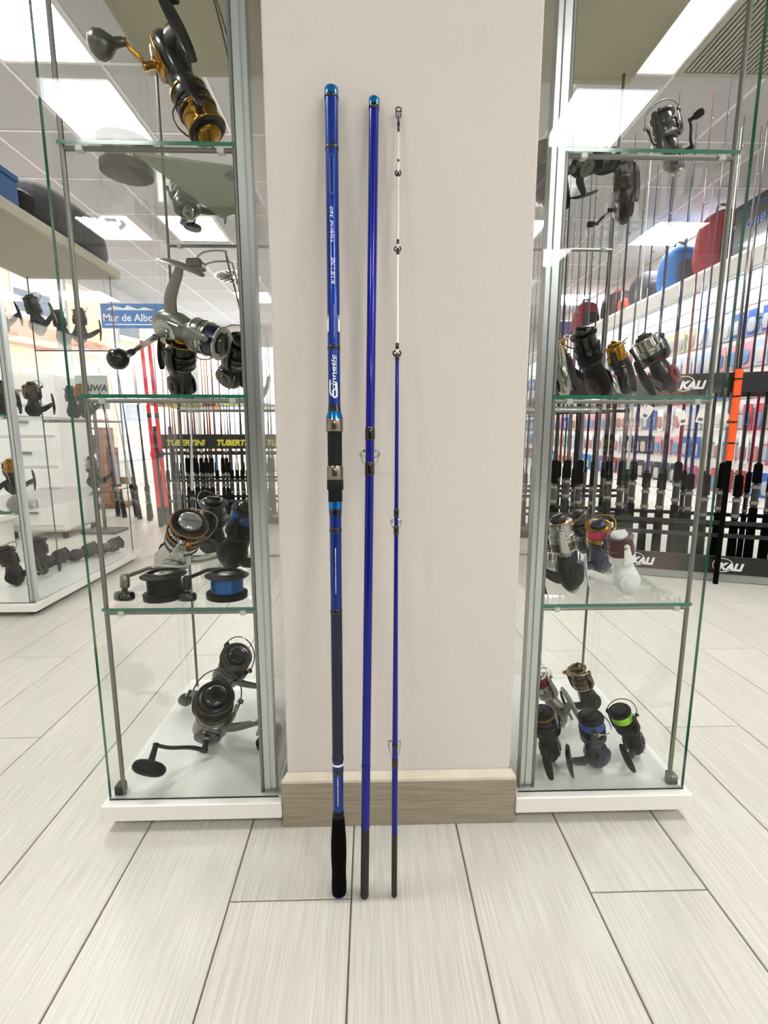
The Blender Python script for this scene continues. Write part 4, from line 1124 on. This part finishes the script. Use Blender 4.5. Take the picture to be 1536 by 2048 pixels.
# left rack with the yellow lettering
M_YEL = mat('yellow_print', (206, 196, 60), .5)
rack('rod_rack', 'black rod rack with a yellow lettered board near the shop windows', -1.18, 4.22, 0, 1.15, .36, (.19, .36, .58), (.62, .735), .80, ('TUBERTINI', -.46, False, .40), M_YEL, M_RACK)
G3 = 'rods in the rack with yellow lettering'
x = -1.72
k = 0
pal3 = ['black', 'black', 'navy', 'black', 'white', 'dred', 'black', 'black', 'white', 'grey', 'black', 'blue']
while x < -.62:
    cb = rr_.choice(pal3)
    rod('%s rod standing in the rack with the yellow lettered board' % wrd[cb], x, 4.105, .0455, round(rr_.choice([1.40, 1.46, 1.52]), 2), cb, 'black', 'pewter', False, .0085, (rr_.uniform(-.01, .01), rr_.uniform(-.01, .01)), rr_.choice([.4, .5]), G3, .6, 1.0, rr_.choice([None, None, 'lime']), 0)
    k += 1
    x += rr_.uniform(.034, .05)
x = -1.70
while x < -.62:
    cb = rr_.choice(['black', 'white', 'black', 'dred', 'navy'])
    rod('%s rod in the far row of the rack with yellow lettering' % wrd[cb], x, 4.335, .0455, round(rr_.choice([1.36, 1.48]), 2), cb, 'black', 'pewter', False, .008, (rr_.uniform(-.008, .008), rr_.uniform(-.01, .01)), .45, 'rods in the far row of the yellow lettered rack', .6, 1.0, None, 0)
    x += rr_.uniform(.05, .07)
for i, (dx, ln, le) in enumerate(((-1.735, 1.44, -.035), (-1.79, 1.44, -.030))):
    t = thing('rod_blank', ['bright red rod blank with a black collar, at the end of the yellow lettered rack', 'bright red rod blank with a red stopper, beside its black-collared twin'][i], 'fishing rod', (dx + .10, 3.96 - .02 * i, 0))
    t.rotation_euler = (0, le, 0)
    MB().lathe([(0, .017), (.16, .017), (.165, .012)], seg=10).obj('grip', RM['black'], t)
    o = MB().lathe([(.16, .016), (.9, .015), (ln - .02, .013), (ln, .011)], seg=12).obj('blank', RM['red'], t)
    MB().lathe([(.56, .019), (.565, .022), (.60, .022), (.605, .019)], seg=12).obj('collar', RM['red'] if i else RM['black'], o)
    MB().lathe([(.86, .0165), (.90, .0165)], seg=12).obj('collar', RM['black'], o)
for i, (x, y, cb, ly, rx_) in enumerate(((-2.28, 4.45, 'navy', .02, -.05), (-2.20, 4.40, 'pale', .04, -.04), (-2.10, 4.42, 'white', .05, -.05), (-2.02, 4.30, 'navy', .03, -.04), (-1.95, 4.36, 'dred', .02, -.05), (-1.90, 4.22, 'black', .01, -.04), (-1.42, 3.9, 'pale', -.02, 0))):
    rod(['deep blue rod leaning beside a pale grey one near the window', 'pale grey rod leaning beside a deep blue one near the window', 'white rod leaning between the pale grey and a second blue one', 'deep blue rod leaning next to the dark red one', 'dark red rod leaning near the yellow lettered rack', 'black rod leaning closest to the red blanks', 'pale grey thick rod standing alone in front of the yellow lettered rack'][i],
        x, y, 0, 1.30, cb, 'black', 'pewter', False, .012, (rx_ * 0, -ly * 2.2), .3, 'rods leaning by the window', .6, .9, None, 0)

# ------------------------------------------------------------------ the goods wall on the right
M_SLAT = mat('white_slat_panel', (232, 234, 236), .5)
sw = thing('slat_wall', 'white slatted goods wall hung with rows of small packs under a lit shelf', 'shelving', (3.0, 5.6, 0))
MB().box(0, .19, -3.4, 3.9, .03, 2.0).obj('backing', mat('slat_groove', (196, 198, 200), .6), sw, False)
slm = MB().bbox(-.012, -.0005, -3.4, 3.9, 0, .112, .003).mesh('slat', M_SLAT, False)
for k in range(16):
    link('slat', slm, sw, (0, 0, .06 + k * .12))
sh = MB().bbox(-.34, .19, -3.42, 3.92, 2.005, 2.03, .003).obj('top_shelf', M_WHITE, sw, False)
MB().bbox(-.345, -.325, -3.42, 3.92, 1.885, 2.0045, .003).obj('fascia', mat('pale_grey_fascia', (196, 196, 190), .5), sw, False)
MB().box(-.30, -.265, -3.35, 3.85, 1.985, 1.998).obj('light_strip', M_LEDS, sw, False)
MB().bbox(-.30, -.02, -3.4, 3.9, 0, .10, .004).obj('plinth', M_WHITE, sw, False)
pack_cols = [(226, 230, 234), (70, 146, 212), (176, 198, 220), (188, 70, 84), (214, 196, 182), (46, 92, 172), (150, 160, 170), (214, 150, 164), (34, 40, 58), (236, 236, 234), (150, 52, 44), (170, 186, 140), (36, 118, 196)]
pack_name = ['white', 'sky blue', 'pale blue', 'rose red', 'cream', 'mid blue', 'silver grey', 'pink', 'dark slate', 'bright white', 'brick red', 'pale green', 'blue']
row_word = {1.60: 'top', 1.36: 'second', 1.12: 'third', .88: 'fourth', .62: 'fifth', .36: 'lowest'}
packs = []
for i, c_ in enumerate(pack_cols):
    w_, h_ = (.115, .19) if i % 3 else (.095, .205)
    card = MB().bbox(-.006, .0, -w_ / 2, w_ / 2, -h_, 0, .0015).mesh('card', mat('pack_card_%d' % i, c_, .5), False)
    c2 = pack_cols[(i * 5 + 3) % len(pack_cols)]
    pouch = MB().ell((-.011, 0, -h_ * .60), .010, w_ * .38, h_ * .30, 8, 6, p=.6).mesh('pouch', mat('pack_pouch_%d' % i, tuple(int(.5 * v + .5 * 150) for v in c2), .25), True)
    hook_ = MB().cyl((0.0, 0, -.012), (-.05, 0, -.010), .0018, seg=5).mesh('peg', RM['pewter'])
    packs.append((card, pouch, hook_))
for zi, z in enumerate((1.60, 1.36, 1.12, .88, .62, .36)):
    y = -3.3
    ci = rr_.randrange(len(pack_cols)); run = 0
    while y < 3.8:
        if run <= 0:
            ci = rr_.randrange(len(pack_cols)); run = rr_.randint(2, 5)
        run -= 1
        t = thing('hanging_pack', '%s hanging pack on the %s row of the slatted wall' % (pack_name[ci], row_word[z]), 'pack', (3.0 - .045 + rr_.uniform(0, .012), 5.6 + y, z + .09), 0, '%s packs on the %s row' % (pack_name[ci], row_word[z]))
        t.rotation_euler = (0, rr_.uniform(-.05, .05), rr_.uniform(-.08, .08))
        link('card', packs[ci][0], t); link('pouch', packs[ci][1], t)
        y += rr_.uniform(.13, .16)

# bags on top of the goods wall
fab = lambda n, c_: mat(n, c_, .8)
BZ = 2.0305
soft_bag('backpack', 'red and black backpack on the shelf over the goods wall', 'backpack', 2.86, 4.25, BZ, .30, .42, .48, fab('red_fabric', (150, 34, 40)), fab('black_cloth', (30, 26, 30)), 0, .6)
soft_bag('backpack', 'bright blue bag beside the red backpack on the high shelf', 'bag', 2.86, 4.80, BZ, .28, .40, .40, fab('blue_fabric', (46, 112, 186)), fab('slate_cloth', (52, 58, 74)), 0, .6)
soft_bag('holdall', 'charcoal rounded bag beyond the blue bag on the high shelf', 'bag', 2.86, 5.32, BZ, .28, .46, .34, fab('charcoal_fabric', (60, 58, 62)), fab('black_cloth', (30, 26, 30)), 0, .75)
soft_bag('holdall', 'black and maroon bag beyond the charcoal one on the high shelf', 'bag', 2.86, 5.92, BZ, .28, .52, .30, fab('maroon_fabric', (58, 34, 40)), fab('coral_cloth', (190, 84, 70)), 0, .6)
soft_bag('backpack', 'dull red bag at the far part of the high shelf', 'bag', 2.86, 6.80, BZ, .28, .46, .40, fab('dull_red_fabric', (122, 34, 40)), fab('black_cloth', (30, 26, 30)), 0, .6)
t = thing('rod_bundle_box', 'long navy case with pale ribs at the end of the high shelf', 'case', (2.86, 7.75, BZ))
MB().bbox(-.14, .14, -.42, .42, 0, .30, .02).obj('case', fab('navy_fabric', (50, 56, 92)), t, False)
for k in range(5): MB().box(-.146, -.1405, -.40, .40, .04 + k * .055, .05 + k * .055).obj('rib', RM['pale'], t, False)
t = thing('carton', 'black carton with blue stripes and lettering at the near end of the high shelf', 'box', (2.86, 3.55, BZ))
bx_ = MB().bbox(-.15, .15, -.33, .33, 0, .36, .006).obj('box', RM['black'], t, False)
for z_ in (.10, .30): MB().box(-.1525, -.1502, -.32, .32, z_, z_ + .006).obj('stripe', RM['blue'], bx_, False)
tm = text_mb('one', .12, .002)
tm.v = [Vector((-.1527, .2 - q.x, .16 + q.y)) for q in tm.v]
tm.obj('lettering', RM['blue'], bx_, False)

# ------------------------------------------------------------------ left side behind the rear cabinet
t = thing('drawer_unit', 'white drawer unit with rounded corners seen through the rear cabinet', 'furniture', (-2.36, 3.72, 0))
MB().bbox(-.24, .20, -.22, .22, .05, 1.16, .02).obj('body', M_WHITE, t, False)
for k in range(5):
    dr = MB().bbox(-.225, .185, -.232, -.2205, .10 + k * .21, .29 + k * .21, .004).obj('drawer', mat('drawer_white', (244, 243, 240), .35), t, False)
    MB().box(-.06, .02, -.244, -.2325, .185 + k * .21, .20 + k * .21).obj('handle', RM['pewter'], dr, False)
for sx in (-.2, .16):
    for sy in (-.18, .18): MB().cyl((sx, sy, 0), (sx, sy, .0495), .02).obj('foot', M_BLACKP, t)
t = thing('sign_panel', 'grey-green sign panel with black lettering beside the white drawer unit', 'sign', (-2.03, 3.75, 0))
MB().bbox(-.115, .115, -.01, .01, .92, 1.16, .002).obj('panel', mat('sign_grey_green', (176, 188, 182), .5), t, False)
MB().box(-.01, .01, -.008, .008, .02, .92).obj('pole', RM['grey'], t, False)
MB().bbox(-.13, .13, -.10, .10, 0, .02, .003).obj('base', RM['grey'], t, False)
tm = text_mb('DAIWA', .062, .003, .2)
tm.v = [Vector((q.x - .10, -.0112, 1.05 + q.y)) for q in tm.v]
tm.obj('lettering', RM['black'], t, False)
M_WOOD = noisy('brown_wood', (122, 82, 48), (146, 100, 60), (3, 3, 20), 6, .6, .05)
t = thing('wooden_stand', 'brown wooden post stand with a cross beam and block foot', 'stand', (-2.58, 5.02, 0))
MB().bbox(-.045, .045, -.035, .035, .05, .60, .004).obj('post', M_WOOD, t, False)
MB().bbox(-.30, .22, -.075, -.0355, .24, .31, .004).obj('cross_beam', M_WOOD, t, False)
MB().bbox(-.12, .12, -.12, .12, 0, .0495, .004).obj('foot', M_WOOD, t, False)
t = thing('bookcase', 'low brown shelf unit with dark boxes and one red box', 'shelf', (-3.1, 5.45, 0))
for sx in (-.24, .24): MB().bbox(sx - .012, sx + .012, -.16, .16, 0, .80, .002).obj('side', M_WOOD, t, False)
for z_ in (.06, .27, .52, .78): MB().bbox(-.227, .227, -.158, .158, z_, z_ + .02, .002).obj('shelf', M_WOOD, t, False)
for i, (z_, h_, c_, lb) in enumerate(((.0805, .15, (60, 52, 48), 'brown-black box on the lowest board of the brown shelf unit'), (.2905, .16, (196, 30, 40), 'red box on the brown shelf unit'), (.5405, .18, (70, 78, 80), 'slate grey box on the upper board of the brown shelf unit'))):
    b = thing('storage_box', lb, 'box', (-3.1, 5.40, z_))
    MB().bbox(-.20, .20, -.09, .11, 0, h_ * .8, .004).obj('box', mat('store_box_%d' % i, c_, .5), b, False)
    MB().bbox(-.205, .205, -.095, .115, h_ * .8 + .0005, h_, .004).obj('lid', mat('store_box_%d' % i, c_, .5), b, False)
t = thing('bench', 'low white bench on the floor behind the rear cabinet', 'bench', (-2.75, 3.35, 0))
MB().bbox(-.55, .30, -.09, .09, .16, .21, .01).obj('seat', M_WHITE, t, False)
for sx in (-.48, .22): MB().bbox(sx - .05, sx + .05, -.08, .08, 0, .1595, .006).obj('leg', M_WHITE, t, False)

# hanging blue sign
t = thing('hanging_sign', 'blue hanging sign with white lettering in front of the street window', 'sign', (-2.80, 6.3, 0))
MB().bbox(-.42, .42, -.012, .012, 1.985, 2.265, .002).obj('panel', mat('sign_blue', (62, 116, 178), .5), t, False)
tm = text_mb('Mar de Alborán', .118, .002)
tm.v = [Vector((q.x - .40, -.0135, 2.065 + q.y)) for q in tm.v]
tm.obj('lettering', M_OVAL, t, False)
MB().box(-.38, .38, -.0137, -.0125, 2.02, 2.032).obj('underline', M_OVAL, t, False)
MB().prism([(-.36, 0), (-.26, .05), (-.14, .02), (-.10, .055), (.02, .01), (.10, .035), (.22, 0)], (0, -.0125, 2.19), (1, 0, 0), (0, 0, 1), (0, -.001, 0)).obj('emblem', M_OVAL, t, False)
for sx in (-.36, .36): MB().cyl((sx, 0, 2.265), (sx, 0, ZC - .007), .002, seg=5).obj('wire', RM['pewter'], t)

# round swirl diffuser in the ceiling
t = thing('ceiling_diffuser', 'round white swirl air diffuser with dark radial slots in the ceiling', 'vent', (-1.636, 6.533, ZC - .0065))
MB().lathe([(0, .29), (-.008, .285), (-.010, .05), (-.012, .01)], (0, 0, .004), (0, 0, 1), 36).obj('plate', M_TBAR, t)
sl = MB().box(.09, .25, -.010, .010, -.012, -.0085).mesh('slot', mat('slot_dark', (40, 40, 40), .8), False)
for k in range(20):
    link('slot', sl, t, (0, 0, 0), k * math.pi / 10)

# ------------------------------------------------------------------ the street outside
struct('ground_street', MB().box(-16, XL - .16, -2, 24, -.25, -.08), mat('pavement', (176, 172, 166), .9), label='pale street pavement outside the windows')
M_SALM = noisy('salmon_render', (222, 150, 120), (228, 160, 132), (1, 1, 1), 3, .85, 0)
t = thing('apartment_building', 'salmon pink apartment building across the street with shuttered windows', 'building', (-8.6, 11.5, -.08), -.30)
MB().box(-4, 0, -9, 9, 0, 9).obj('wall', M_SALM, t, False)
wf = MB().box(0.0, .05, -.62, .62, -.08, 0).mesh('ledge', M_WALL, False)
wp = MB().box(-.0, .02, -.52, .52, 0, 1.25).mesh('window', mat('shutter_grey', (150, 146, 142), .6), False)
wg = MB().box(.02, .03, -.46, .46, .06, .55).mesh('pane', mat('dark_glass', (70, 76, 84), .1), False)
for z_ in (1.1, 3.6, 6.1):
    for k in range(6):
        w_ = link('window', wp, t, (.0005, -7.6 + k * 3.0, z_))
        link('ledge', wf, w_, (0, 0, -.001)); link('pane', wg, w_)
for z_ in (2.9, 5.4):
    MB().box(.0005, .12, -9, 9, z_, z_ + .14).obj('cornice', mat('cream_band', (236, 206, 184), .8), t, False)
